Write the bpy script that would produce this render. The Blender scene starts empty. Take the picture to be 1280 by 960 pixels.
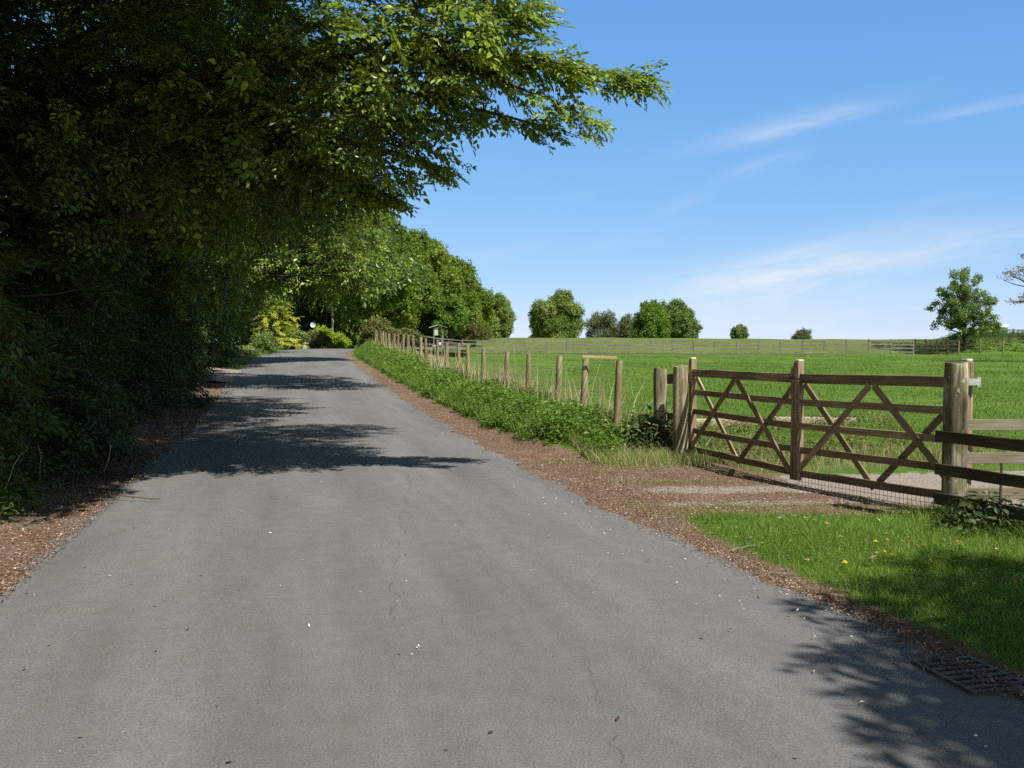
import bpy, math, random
import numpy as np

rng = np.random.default_rng(11)
random.seed(5)
SC = bpy.context.scene
COL = SC.collection
R_ = math.radians

# ------------------------------------------------------------------ helpers
CAM_H, PITCH, FPX = 1.55, R_(2.1), 1200.0
def P(u, v, Y):
    """point at depth Y that the pixel (u, v) of the photograph looks at"""
    a, b = (u - 640) / FPX, (480 - v) / FPX
    dy = math.cos(PITCH) + b * math.sin(PITCH)
    dz = -math.sin(PITCH) + b * math.cos(PITCH)
    return np.array([a / dy * Y, Y, CAM_H + dz / dy * Y])

def unit(a):
    a = np.asarray(a, float)
    return a / np.maximum(np.linalg.norm(a, axis=-1, keepdims=True), 1e-9)

def smooth(t):
    t = np.clip(t, 0, 1)
    return t * t * (3 - 2 * t)

def mesh_np(name, parts, mats, smooth_shade=False):
    """parts: list of (V, F, material index, tint per vertex or None)"""
    Vs, Fs, mi, tint, off = [], [], [], [], 0
    for V, F, m, t in parts:
        V = np.asarray(V, np.float32).reshape(-1, 3)
        F = np.asarray(F, np.int64)
        if not len(F): continue
        Vs.append(V); Fs.append(F + off); mi.append(np.full(len(F), m, np.int32))
        tint.append(np.full(len(V), .5, np.float32) if t is None else np.broadcast_to(np.asarray(t, np.float32), (len(V),)))
        off += len(V)
    V = np.concatenate(Vs); tint = np.concatenate(tint); mi = np.concatenate(mi)
    loops = np.concatenate([f.ravel() for f in Fs]).astype(np.int32)
    sizes = np.concatenate([np.full(len(f), f.shape[1], np.int32) for f in Fs])
    starts = np.concatenate([[0], np.cumsum(sizes)[:-1]]).astype(np.int32)
    me = bpy.data.meshes.new(name)
    me.vertices.add(len(V)); me.vertices.foreach_set('co', V.ravel())
    me.loops.add(len(loops)); me.loops.foreach_set('vertex_index', loops)
    me.polygons.add(len(sizes)); me.polygons.foreach_set('loop_start', starts)
    try: me.polygons.foreach_set('loop_total', sizes)
    except Exception: pass
    for m in mats: me.materials.append(m)
    me.polygons.foreach_set('material_index', mi)
    me.polygons.foreach_set('use_smooth', np.full(len(sizes), smooth_shade, bool))
    a = me.attributes.new('tint', 'FLOAT', 'POINT'); a.data.foreach_set('value', np.ascontiguousarray(tint))
    me.update(calc_edges=True)
    return me

def link(name, me, parent=None, loc=None):
    o = bpy.data.objects.new(name, me); COL.objects.link(o)
    if parent is not None: o.parent = parent
    if loc is not None: o.location = loc
    return o

def tag(o, label=None, cat=None, group=None, kind=None):
    if label: o['label'] = label
    if cat: o['category'] = cat
    if group: o['group'] = group
    if kind: o['kind'] = kind
    return o

def thing(name, label, cat, loc=(0, 0, 0), group=None):
    o = bpy.data.objects.new(name, None); COL.objects.link(o)
    o.location = [float(c) for c in loc]; o.empty_display_size = .2
    return tag(o, label, cat, group)

def frame_x(d, up=(0, 0, 1)):
    d = unit(d); up = np.asarray(up, float)
    if abs(d @ up) > .99: up = np.array([0, 1., 0])
    y = unit(np.cross(up, d)); z = np.cross(d, y)
    return np.stack([d, y, z], 1)

from mathutils import Matrix
def place_x(o, p0, Rm, root):
    M = Matrix(Rm.tolist()).to_4x4()
    base = np.array(root.location) if root is not None else np.zeros(3)
    M.translation = [float(c) for c in (np.asarray(p0) - base)]
    o.matrix_local = M

def plank(name, p0, p1, h, t, mat, root, bev=.004, taper_top=False, up=(0, 0, 1), seed=0):
    """board from p0 to p1; local x runs along it, h is its height, t its thickness"""
    p0, p1 = np.asarray(p0, float), np.asarray(p1, float)
    L = np.linalg.norm(p1 - p0)
    n = max(2, int(L / .35) + 1)
    xs = np.linspace(0, L, n)
    rs = np.random.default_rng(seed + int(abs(p0.sum()) * 1000))
    V, F = [], []
    for i, x in enumerate(xs):
        wy, wz = rs.normal(0, t * .025), rs.normal(0, h * .018)
        k = 1.0
        for sy, sz in ((-1, -1), (1, -1), (1, 1), (-1, 1)):
            V.append((x, sy * t / 2 * k + wy, sz * h / 2 * k + wz))
    for i in range(n - 1):
        for j in range(4):
            a, b = i * 4 + j, i * 4 + (j + 1) % 4
            F.append((a, b, b + 4, a + 4))
    F.append((3, 2, 1, 0)); q = (n - 1) * 4; F.append((q, q + 1, q + 2, q + 3))
    me = mesh_np(name, [(V, F, 0, rs.random())], [mat])
    o = link(name, me, root)
    place_x(o, p0, frame_x(p1 - p0, up), root)
    if bev:
        m = o.modifiers.new('bevel', 'BEVEL'); m.width = bev; m.segments = 2; m.limit_method = 'ANGLE'; m.angle_limit = R_(40)
    return o

def round_post(name, base, top, r0, r1, mat, root, sides=14, seed=0, rough=.05, dome=0.0):
    base, top = np.asarray(base, float), np.asarray(top, float)
    L = np.linalg.norm(top - base); n = max(3, int(L / .12))
    rs = np.random.default_rng(seed + 17)
    ph = rs.random(6) * 6.28
    V, F = [], []
    ang = np.arange(sides) / sides * 2 * math.pi
    rows = list(np.linspace(0, 1, n))
    for s in rows:
        r = r0 + (r1 - r0) * s
        if s > .999: r *= .93
        rr = r * (1 + rough * np.sin(3 * ang + ph[0] + s * 2) * .5 + rough * .6 * np.sin(5 * ang + ph[1] - s * 3)) + rs.normal(0, r * .012, sides)
        x = np.full(sides, s * L)
        if s > .999: x = x + np.sin(ang + ph[2]) * r * .12 + rs.normal(0, .004, sides)
        V.append(np.stack([x, rr * np.cos(ang), rr * np.sin(ang)], 1))
    V = np.concatenate(V); m = len(rows)
    for i in range(m - 1):
        for j in range(sides):
            a, b = i * sides + j, i * sides + (j + 1) % sides
            F.append((a, b, b + sides, a + sides))
    c = len(V); V = np.concatenate([V, [[L + dome, 0, 0]]])
    T = [((m - 1) * sides + j, (m - 1) * sides + (j + 1) % sides, c) for j in range(sides)]
    me = mesh_np(name, [(V, F, 0, rs.random())], [mat], True)
    # end grain face flat
    me2 = mesh_np(name, [(V, F, 0, rs.random()), (V, T, 0, rs.random())], [mat])
    sm = np.ones(len(F) + len(T), bool); sm[len(F):] = False
    me2.polygons.foreach_set('use_smooth', sm)
    bpy.data.meshes.remove(me)
    o = link(name, me2, root)
    place_x(o, base, frame_x(top - base, (0, 1, 0)), root)
    return o

def tube(path, radii, sides=7):
    path = np.asarray(path, float); n = len(path)
    radii = np.broadcast_to(np.asarray(radii, float), (n,))
    tan = unit(np.gradient(path, axis=0))
    ref = np.array([0.31, 0.2, .93]) if abs(tan[0][2]) < .8 else np.array([1., .1, 0])
    V, F = [], []
    ang = np.arange(sides) / sides * 2 * math.pi
    for i in range(n):
        a = unit(np.cross(ref, tan[i])); b = np.cross(tan[i], a)
        V.append(path[i] + radii[i] * (np.cos(ang)[:, None] * a + np.sin(ang)[:, None] * b))
    V = np.concatenate(V)
    for i in range(n - 1):
        for j in range(sides):
            p, q = i * sides + j, i * sides + (j + 1) % sides
            F.append((p, q, q + sides, p + sides))
    return V, np.array(F)

def wiggle(p0, p1, n, amp, sag=0.0, r=rng):
    t = np.linspace(0, 1, n)[:, None]
    p0, p1 = np.asarray(p0, float), np.asarray(p1, float)
    w = np.cumsum(r.normal(0, amp, (n, 3)), 0)
    w = w - w[0] - t * (w[-1] - w[0])
    out = p0 + (p1 - p0) * t + w
    out[:, 2] += sag * np.sin(t[:, 0] * math.pi)
    return out

def boxes(specs):
    """axis aligned boxes: (x0,x1,y0,y1,z0,z1)"""
    V, F = [], []
    for (a, b, c, d, e, f) in specs:
        o = len(V)
        V += [(a, c, e), (b, c, e), (b, d, e), (a, d, e), (a, c, f), (b, c, f), (b, d, f), (a, d, f)]
        F += [(o+3, o+2, o+1, o), (o+4, o+5, o+6, o+7), (o, o+1, o+5, o+4), (o+1, o+2, o+6, o+5), (o+2, o+3, o+7, o+6), (o+3, o, o+4, o+7)]
    return np.array(V, float), np.array(F)

# ------------------------------------------------------------------ materials
def newmat(name):
    m = bpy.data.materials.new(name); m.use_nodes = True
    nt = m.node_tree; nt.nodes.clear()
    return m, nt, nt.nodes, nt.links

class N:
    """small node builder"""
    def __init__(s, nt): s.nt = nt; s.n = nt.nodes; s.l = nt.links
    def add(s, typ, **kw):
        n = s.n.new(typ)
        for k, v in kw.items(): setattr(n, k, v)
        return n
    def put(s, sock, val):
        if isinstance(val, bpy.types.NodeSocket): s.l.new(val, sock)
        else: sock.default_value = val
    def math(s, op, a, b=None, c=None, clamp=False):
        n = s.add('ShaderNodeMath', operation=op, use_clamp=clamp)
        s.put(n.inputs[0], a)
        if b is not None: s.put(n.inputs[1], b)
        if c is not None: s.put(n.inputs[2], c)
        return n.outputs[0]
    def noise(s, vec, scale, detail=4, rough=.6, dist=0.0):
        n = s.add('ShaderNodeTexNoise'); s.put(n.inputs['Vector'], vec)
        n.inputs['Scale'].default_value = scale; n.inputs['Detail'].default_value = detail
        n.inputs['Roughness'].default_value = rough; n.inputs['Distortion'].default_value = dist
        return n.outputs[0]
    def voro(s, vec, scale, feature='F1'):
        n = s.add('ShaderNodeTexVoronoi', feature=feature); s.put(n.inputs['Vector'], vec); n.inputs['Scale'].default_value = scale
        return n
    def mapping(s, vec, scale=(1, 1, 1), loc=(0, 0, 0)):
        n = s.add('ShaderNodeMapping'); s.put(n.inputs[0], vec); n.inputs['Scale'].default_value = scale; n.inputs['Location'].default_value = loc
        return n.outputs[0]
    def ramp(s, fac, stops):
        n = s.add('ShaderNodeValToRGB'); s.put(n.inputs[0], fac)
        e = n.color_ramp.elements
        while len(e) < len(stops): e.new(.5)
        for i, (p, c) in enumerate(stops):
            e[i].position = p; e[i].color = (*c, 1) if len(c) == 3 else c
        return n.outputs[0]
    def lin(s, v, a, b, c=0.0, d=1.0):
        n = s.add('ShaderNodeMapRange'); s.put(n.inputs[0], v)
        n.inputs[1].default_value = a; n.inputs[2].default_value = b; n.inputs[3].default_value = c; n.inputs[4].default_value = d
        return n.outputs[0]
    def mix(s, f, a, b, blend='MIX'):
        n = s.add('ShaderNodeMix', data_type='RGBA', blend_type=blend)
        s.put(n.inputs[0], f)
        s.put(n.inputs[6], a if isinstance(a, bpy.types.NodeSocket) else (*a, 1))
        s.put(n.inputs[7], b if isinstance(b, bpy.types.NodeSocket) else (*b, 1))
        return n.outputs[2]
    def attr(s, name):
        return s.add('ShaderNodeAttribute', attribute_name=name).outputs['Fac']
    def bump(s, h, strength=.4, dist=.01):
        n = s.add('ShaderNodeBump'); s.put(n.inputs['Height'], h); n.inputs['Strength'].default_value = strength; n.inputs['Distance'].default_value = dist
        return n.outputs[0]
    def bsdf(s, col, rough=.8, normal=None, spec=.3, metal=0.0):
        n = s.add('ShaderNodeBsdfPrincipled')
        s.put(n.inputs['Base Color'], col if isinstance(col, bpy.types.NodeSocket) else (*col, 1))
        s.put(n.inputs['Roughness'], rough)
        n.inputs['Specular IOR Level'].default_value = spec; n.inputs['Metallic'].default_value = metal
        if normal is not None: s.put(n.inputs['Normal'], normal)
        return n.outputs[0]
    def out(s, sh):
        o = s.add('ShaderNodeOutputMaterial'); s.l.new(sh, o.inputs[0])

def leaf_mat(name, dark, mid, light, transl=.35, rough=.45, tcol=None, spec=.35):
    m, nt, _, _ = newmat(name); k = N(nt)
    t = k.attr('tint')
    c = k.ramp(t, [(0, dark), (.5, mid), (1, light)])
    b = k.bsdf(c, rough, spec=spec)
    tr = k.add('ShaderNodeBsdfTranslucent')
    tc = k.mix(.5, c, tcol if tcol else tuple(min(1, x * y) for x, y in zip(light, (1.5, 1.5, .6))))
    k.l.new(tc, tr.inputs[0])
    mx = k.add('ShaderNodeMixShader'); mx.inputs[0].default_value = transl
    k.l.new(b, mx.inputs[1]); k.l.new(tr.outputs[0], mx.inputs[2])
    k.out(mx.outputs[0])
    return m

def wood_mat(name, dark, mid, light, grain=1.0, algae=0.0, rough=.8, spec=.2, amp=1.0):
    m, nt, _, _ = newmat(name); k = N(nt)
    tc = k.add('ShaderNodeTexCoord').outputs['Object']
    t = k.attr('tint')
    sh = k.add('ShaderNodeVectorMath', operation='ADD'); k.l.new(tc, sh.inputs[0])
    cmb = k.add('ShaderNodeCombineXYZ'); k.l.new(k.math('MULTIPLY', t, 37.0), cmb.inputs[0]); k.l.new(k.math('MULTIPLY', t, 11.0), cmb.inputs[1]); k.l.new(cmb.outputs[0], sh.inputs[1])
    v = sh.outputs[0]
    g = k.noise(k.mapping(v, (1.6, 46, 46)), grain, 5, .65, .4)
    big = k.noise(k.mapping(v, (2.2, 6, 6)), 1.0, 3, .6)
    crack = k.noise(k.mapping(v, (.9, 85, 85)), 1.0, 2, .5)
    f = k.math('ADD', k.math('MULTIPLY', g, .6), k.math('MULTIPLY', big, .5))
    f = k.math('ADD', f, k.math('MULTIPLY', k.math('SUBTRACT', t, .5), .16))
    f = k.math('ADD', k.math('MULTIPLY', k.math('SUBTRACT', f, .55), amp), .55)
    c = k.ramp(f, [(.36, dark), (.55, mid), (.76, light)])
    ck = k.lin(crack, .64, .72)
    c = k.mix(k.math('MULTIPLY', ck, .75), c, tuple(x * .25 for x in dark))
    if algae:
        al = k.lin(k.noise(v, 5.0, 4, .6), .5, .72)
        c = k.mix(k.math('MULTIPLY', al, algae), c, (.13, .16, .055))
        li = k.lin(k.noise(v, 19.0, 3, .5), .66, .7)
        c = k.mix(k.math('MULTIPLY', li, .55), c, (.42, .43, .36))
    h = k.math('SUBTRACT', g, k.math('MULTIPLY', ck, 1.2))
    k.out(k.bsdf(c, rough, k.bump(h, .5, .006), spec))
    return m

def bark_mat(name, a, b):
    m, nt, _, _ = newmat(name); k = N(nt)
    tc = k.add('ShaderNodeTexCoord').outputs['Object']
    n1 = k.noise(k.mapping(tc, (5, 5, 1.6)), 2.5, 6, .65)
    c = k.ramp(n1, [(.35, a), (.65, b)])
    k.out(k.bsdf(c, .9, k.bump(n1, .6, .02), .15))
    return m

def plain_mat(name, col, rough=.6, metal=0.0, nscale=14.0, var=.25, spec=.4):
    m, nt, _, _ = newmat(name); k = N(nt)
    tc = k.add('ShaderNodeTexCoord').outputs['Object']
    n1 = k.noise(tc, nscale, 5, .6)
    c = k.mix(k.lin(n1, .35, .7), tuple(x * (1 - var) for x in col), tuple(min(1, x * (1 + var)) for x in col))
    k.out(k.bsdf(c, rough, k.bump(n1, .15, .004), spec, metal))
    return m

def tint_mat(name, stops, rough=.85, spec=.15):
    m, nt, _, _ = newmat(name); k = N(nt)
    k.out(k.bsdf(k.ramp(k.attr('tint'), stops), rough, spec=spec))
    return m

M = {}
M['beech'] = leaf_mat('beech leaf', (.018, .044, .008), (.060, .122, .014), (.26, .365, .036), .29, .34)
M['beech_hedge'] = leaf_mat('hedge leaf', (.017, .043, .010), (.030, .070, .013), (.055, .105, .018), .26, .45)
M['olive'] = leaf_mat('olive crown leaf', (.068, .120, .014), (.130, .205, .020), (.21, .29, .034), .38, .6)
M['green'] = leaf_mat('sycamore leaf', (.060, .130, .014), (.115, .215, .022), (.20, .30, .038), .38, .5)
M['chestnut'] = leaf_mat('chestnut leaf', (.070, .140, .020), (.150, .235, .042), (.31, .37, .13), .38, .5)
M['bluegreen'] = leaf_mat('maple leaf', (.060, .120, .026), (.130, .210, .046), (.22, .30, .08), .38, .5)
M['greyleaf'] = leaf_mat('birch leaf', (.085, .115, .045), (.125, .160, .065), (.18, .21, .10), .3, .5)
M['oak'] = leaf_mat('young oak leaf', (.13, .11, .035), (.21, .17, .06), (.30, .23, .10), .3, .5)
M['gold'] = leaf_mat('golden needle', (.20, .26, .024), (.37, .43, .038), (.54, .56, .08), .2, .6)
M['limehedge'] = leaf_mat('lime hedge leaf', (.15, .25, .02), (.25, .38, .026), (.36, .48, .05), .3, .5)
M['bronze'] = leaf_mat('bronze shrub leaf', (.06, .075, .018), (.11, .115, .028), (.17, .16, .05), .25, .55)
M['darkhedge'] = leaf_mat('dark hedge leaf', (.016, .035, .010), (.026, .055, .014), (.04, .075, .02), .2, .5)  # on the trees in the hollow this dark colour stands in for shade
M['herb'] = leaf_mat('verge herb leaf', (.055, .125, .018), (.115, .220, .030), (.24, .36, .07), .35, .38)
M['bramble'] = leaf_mat('bramble leaf', (.020, .042, .012), (.045, .085, .022), (.10, .13, .04), .25, .5)
M['grass'] = leaf_mat('grass blade', (.075, .150, .020), (.150, .250, .036), (.32, .40, .10), .35, .5)
M['fieldgrass'] = leaf_mat('field grass blade', (.072, .155, .018), (.115, .222, .024), (.20, .285, .05), .3, .55)
M['dry'] = leaf_mat('dry stalk', (.26, .21, .12), (.40, .33, .20), (.56, .48, .32), .15, .7)
M['litter'] = tint_mat('leaf litter', [(0, (.060, .038, .026)), (.35, (.165, .102, .067)), (.75, (.28, .190, .132)), (.93, (.40, .31, .235)), (1, (.62, .55, .48))])
M['petal'] = tint_mat('fallen petal', [(0, (.55, .52, .46)), (1, (.85, .83, .78))], .7)
M['dandelion'] = tint_mat('dandelion petal', [(0, (.75, .50, .01)), (1, (.9, .68, .03))], .7)
M['bark'] = bark_mat('bark', (.030, .024, .018), (.085, .07, .052))
M['twig'] = bark_mat('twig', (.05, .036, .024), (.12, .085, .055))
M['gatewood'] = wood_mat('stained gate wood', (.105, .078, .050), (.220, .165, .106), (.42, .335, .235), 1.0, .0, .75)
M['postwood'] = wood_mat('weathered post wood', (.06, .05, .03), (.175, .15, .095), (.40, .35, .25), .45, .6, .85, .2, 1.35)
M['gatepost'] = wood_mat('flaking gate post wood', (.030, .026, .016), (.125, .11, .07), (.50, .46, .35), .42, .75, .85, .2, 1.5)
M['greyboard'] = wood_mat('grey board', (.085, .07, .05), (.165, .145, .105), (.27, .24, .185), 1.0, .15, .85)
M['littop'] = wood_mat('sunlit stile top', (.30, .27, .22), (.50, .46, .40), (.66, .62, .56))
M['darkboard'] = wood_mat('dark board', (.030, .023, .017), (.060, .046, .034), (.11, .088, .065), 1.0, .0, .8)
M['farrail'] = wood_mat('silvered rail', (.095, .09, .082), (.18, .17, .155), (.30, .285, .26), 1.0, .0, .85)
M['palepost'] = wood_mat('pale stake wood', (.13, .105, .058), (.235, .195, .115), (.38, .325, .21), 1.0, .45, .85)
M['orangeboard'] = wood_mat('warm board', (.25, .15, .07), (.42, .28, .15), (.55, .40, .24), 1.0, .0, .8)
M['galv'] = plain_mat('galvanised steel', (.62, .64, .67), .35, .7, 30)
M['wire'] = plain_mat('fence wire', (.22, .21, .2), .5, .5)
M['rust'] = plain_mat('rusty mesh wire', (.045, .034, .026), .7, .2)
M['iron'] = plain_mat('cast iron', (.105, .092, .08), .6, .25, 22, .45)
M['hole'] = plain_mat('drain mud', (.040, .032, .025), .9)
M['white'] = plain_mat('white paint', (.78, .78, .76), .5, 0, 8, .06)
M['noticewhite'] = plain_mat('weathered white paint', (.46, .46, .43), .7, 0, 8, .12)
M['greenpaint'] = plain_mat('green paint', (.035, .22, .07), .5, 0, 6, .2)
M['brick'] = plain_mat('brick', (.30, .15, .10), .85, 0, 20, .3)
M['stone'] = plain_mat('pale stone', (.42, .36, .27), .85, 0, 9, .3)
M['dish'] = plain_mat('pale enamel', (.55, .60, .66), .45, 0, 4, .05)
M['polewood'] = plain_mat('pale pole', (.46, .42, .37), .7, 0, 9, .2)

# ------------------------------------------------------------------ terrain
_RY = [-60, 0, 3, 4.29, 5.33, 6.02, 7.13, 9.12, 13.1, 20.1, 31.7, 38, 52.8, 60, 66, 69, 200]
_RX = [9, 3.15, 2.55, 2.28, 2.04, 1.83, 1.52, .91, 0, -1.55, -4.33, -5.83, -9.06, -10.45, -11.0, -11.0, -11]
_LY = [-60, 0, 6.1, 11.3, 15, 20.1, 31.7, 38, 52.8, 60, 66, 200]
_LX = [9, -1.85, -3.28, -4.5, -5.4, -6.6, -9.43, -10.9, -14.2, -15.6, -16.4, -16.4]
_tab = np.arange(-60, 200.01, .25)
def _sm(a, w=9):
    k = np.hanning(w + 2)[1:-1]; k /= k.sum()
    return np.convolve(np.pad(a, w // 2, mode='edge'), k, 'valid')
_Rt, _Lt = _sm(np.interp(_tab, _RY, _RX)), _sm(np.interp(_tab, _LY, _LX))
def RX(y): return np.interp(y, _tab, _Rt)
def LX(y): return np.interp(y, _tab, _Lt)
_ty = np.arange(-80, 900, 1.0)
_e = _sm(np.interp(_ty, [-80, 18, 24, 32, 38, 53, 70, 80, 110, 150, 900], [0, 0, .13, .40, .63, 1.03, 1.47, 1.66, 1.75, 1.6, 1.0]), 5)
_f = _sm(np.interp(_ty, [-80, 20, 80, 110, 118, 150, 200, 900], [0, 0, 1.06, 2.70, 2.80, 1.9, .8, -1.0]), 7)
def E(y): return np.interp(y, _ty, _e)
def FLD(y): return np.interp(y, _ty, _f)
def ground(x, y):
    x, y = np.asarray(x, float), np.asarray(y, float)
    d = x - RX(y)
    t = smooth((d - 1.6) / 5.0)
    z = E(y) * (1 - t) + FLD(y) * t
    vb = smooth((y - 13.2) / 1.6) * (1 - smooth((y - 75) / 8))
    z = z + vb * .30 * smooth((d - .45) / 1.0) * (1 - smooth((d - 2.3) / 2.2))
    z = z + .05 * smooth((d - .25) / .8) * (1 - vb) * (1 - smooth((y - 8.4) / .6)) 
    dl = LX(y) - x
    z = z + .16 * smooth((dl - .35) / 1.2) * (1 - .8 * smooth(1 - abs(y - 35.5) / 4.0))
    # bank under the tree on the far right of the field
    z = z + 1.15 * smooth((x - 34.6 - .35 * (y - 80)) / 5) * smooth((y - 77) / 7) * (1 - smooth((y - 95) / 14))
    # gentle unevenness of the pasture
    a = smooth((d - 3) / 6)
    z = z + a * (.05 * np.sin(x * .55 + y * .21) * np.cos(y * .37 - x * .13) + .10 * np.sin(x * .09 + 1.0) * np.sin(y * .071))
    return z

def axis(segs):
    out = []
    for a, b, s in segs: out.append(np.arange(a, b, s))
    return np.concatenate(out + [[segs[-1][1]]])
gx = axis([(-420, -120, 25), (-120, -40, 6), (-40, -18, 1.5), (-18, -9, .4), (-9, 11, .16), (11, 22, .6), (22, 60, 1.5), (60, 140, 6), (140, 460, 25)])
gy = axis([(-60, -6, 4), (-6, 2, .5), (2, 22, .16), (22, 60, .4), (60, 130, 1.5), (130, 260, 8), (260, 880, 40)])
GX, GY = np.meshgrid(gx, gy)
GZ = ground(GX, GY)
# the sheet dips a little under the tarmac
ins = np.minimum(GX - LX(GY), RX(GY) - GX)
GZ2 = GZ - .05 * smooth(ins / .35) * (GY < 68)
GZ2 = np.where((GY >= 66) & (GY < 84) & (GX > -19) & (GX < -1), GZ2 - .06, GZ2)
GZ2 = np.where((GY > 31) & (GY < 40) & (GX < LX(GY)) & (GX > -24), GZ2 - .03, GZ2)
nx, ny = len(gx), len(gy)
idx = np.arange(nx * ny).reshape(ny, nx)
gF = np.stack([idx[:-1, :-1].ravel(), idx[:-1, 1:].ravel(), idx[1:, 1:].ravel(), idx[1:, :-1].ravel()], 1)
# what covers the ground where
d = GX - RX(GY); dl = LX(GY) - GX
A, Mg, B = np.array([2.52, 13.49]), np.array([3.23, 10.85]), np.array([4.18, 8.75])
gateX = np.interp(GY, [8.75, 10.85, 13.49], [4.18, 3.23, 2.52])
w_r = np.interp(GY, [2, 4, 6, 8, 9.3, 13.2, 14.5, 20, 40, 60], [.20, .22, .25, .34, .7, 1.2, .82, .66, .56, .36])
deb = (1 - smooth((d - w_r + .15) / .35)) * (d > -.6)
apron = smooth((GY - 8.5) / .7) * (1 - smooth((GY - 13.0) / .8)) * (1 - smooth((GX - gateX + .1) / .9)) * (d > -.5)
deb = np.maximum(deb, apron)
deb_l = (1 - smooth((dl - .95) / .5)) * (dl > -.6) * (GY < 33)
deb_l = np.maximum(deb_l, smooth((dl - .3) / .4) * (GY < 70))
deb = np.maximum(deb, deb_l)
grav = smooth((GX - gateX + .15) / .5) * smooth((GY - (8.95 - .02 * GX)) / .35) * (1 - smooth((GY - 11.3 - .05 * (GX - 4)) / .9)) * (1 - smooth((GX - 13) / 5))
streak = np.exp(-((GY - (10.5 + .06 * (GX - 2))) / .35) ** 2) * smooth((d - .5) / .6) * (1 - smooth((GX - gateX) / .5))
streak2 = np.exp(-((GY - (9.55 + .10 * (GX - 2))) / .22) ** 2) * smooth((d - .2) / .6) * (1 - smooth((GX - gateX) / .5))
grav = np.maximum(grav, np.maximum(.85 * streak, .66 * streak2))
rough = np.exp(-((GY - 12.9 - .1 * (GX - 3)) / .9) ** 2) * smooth((GX - gateX - .2) / .5) * (1 - smooth((GX - 7) / 4))

m, nt, _, _ = newmat('ground of pasture and verge'); k = N(nt)
tc = k.add('ShaderNodeTexCoord').outputs['Object']
n_big = k.noise(tc, .13, 6, .68); n_mid = k.noise(k.mapping(tc, (1, 1.3, 1)), .8, 6, .7); n_fine = k.noise(tc, 16, 5, .7); n_vf = k.noise(tc, 75, 3, .7)
gm = k.math('ADD', k.math('MULTIPLY', n_big, .45), k.math('ADD', k.math('MULTIPLY', n_mid, .35), k.math('MULTIPLY', n_fine, .22)))
grass = k.ramp(gm, [(.38, (.055, .112, .018)), (.5, (.088, .170, .022)), (.60, (.14, .210, .042))])
dryness = k.lin(k.noise(k.mapping(tc, (.5, 1.4, 1)), .55, 5, .7), .60, .72)
grass = k.mix(k.math('MULTIPLY', dryness, .5), grass, (.15, .15, .055))
crestm = k.attr('crest')
grass = k.mix(k.math('MULTIPLY', crestm, k.lin(k.noise(k.mapping(tc, (.35, 1.2, 1)), .5, 5, .7), .3, .65, .35, 1.0)), grass, (.145, .165, .052))
soil = k.ramp(k.math('ADD', k.math('MULTIPLY', n_fine, .5), k.math('MULTIPLY', n_vf, .5)), [(.33, (.090, .058, .040)), (.5, (.205, .130, .088)), (.68, (.35, .24, .17))])
soil = k.mix(k.math('MULTIPLY', k.lin(k.noise(tc, 1.7, 5, .65), .46, .66), .7), soil, (.26, .21, .165))
gravc = k.ramp(k.math('ADD', k.math('MULTIPLY', n_vf, .6), k.math('MULTIPLY', n_fine, .4)), [(.3, (.18, .145, .12)), (.5, (.36, .31, .265)), (.7, (.55, .49, .43))])
br = k.math('MULTIPLY', k.math('SUBTRACT', k.math('ADD', k.math('MULTIPLY', k.noise(tc, 5.0, 5, .7), .7), k.math('MULTIPLY', n_fine, .3)), .5), 1.9)
fd = k.lin(k.math('ADD', k.attr('debris'), br), .40, .62)
fg = k.lin(k.math('ADD', k.attr('gravel'), br), .40, .66)
col = k.mix(fd, grass, soil)
col = k.mix(fg, col, gravc)
rg = k.lin(k.math('ADD', k.attr('rough'), br), .45, .75)
col = k.mix(k.math('MULTIPLY', rg, .7), col, (.21, .20, .10))
h = k.math('ADD', k.math('MULTIPLY', n_fine, .6), k.math('MULTIPLY', n_vf, .4))
hb = k.math('ADD', h, k.math('MULTIPLY', n_mid, 1.6))
k.out(k.bsdf(col, .95, k.bump(hb, .9, .06), .1))
M['ground'] = m
me = mesh_np('ground', [(np.stack([GX.ravel(), GY.ravel(), GZ2.ravel()], 1), gF, 0, None)], [m], True)
crest = smooth((GY - 80.5) / 3) * smooth((d - 5) / 5) * (.75 + .25 * smooth((GY - 96) / 14))
for nm, arr in (('debris', deb), ('gravel', grav), ('rough', rough), ('crest', crest)):
    a = me.attributes.new(nm, 'FLOAT', 'POINT'); a.data.foreach_set('value', arr.ravel().astype(np.float32))
tag(link('ground', me), 'grassy pasture rising to a near skyline with brown verges along the lane', 'ground', kind='structure')

# road: one strip with ragged edges that turns right over the rise
ys = np.concatenate([np.arange(-30, 2, 1.0), np.arange(2, 30, .12), np.arange(30, 66, .5)])
def rag(y, ph): return .05 * np.sin(y * 2.3 + ph) + .035 * np.sin(y * 6.1 + ph * 2) + .03 * np.sin(y * 13.7 + ph * 3) + rng.normal(0, .018, len(y))
lx, rx = LX(ys) + rag(ys, .4) * (ys < 30), RX(ys) + rag(ys, 2.1) * (ys < 40)
tailL = np.array([(-16.4, 67.5), (-16.3, 70), (-15.8, 73), (-14.8, 76), (-13, 78.8), (-10.5, 80.8), (-7.5, 82), (-3.5, 82.6)])
tailR = np.array([(-11.0, 67), (-10.9, 68.5), (-10.6, 70), (-10.0, 71.5), (-9.0, 73), (-7.8, 74.2), (-6.2, 75), (-3.5, 75.5)])
Lp = np.concatenate([np.stack([lx, ys], 1), tailL]); Rp = np.concatenate([np.stack([rx, ys], 1), tailR])
nw = 15
tt = np.linspace(0, 1, nw)
RV = Lp[:, None, :] * (1 - tt)[None, :, None] + Rp[:, None, :] * tt[None, :, None]
rz = E(RV[..., 1]) + .006 + .045 * (1 - (2 * tt[None, :] - 1) ** 2) * .6
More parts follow.
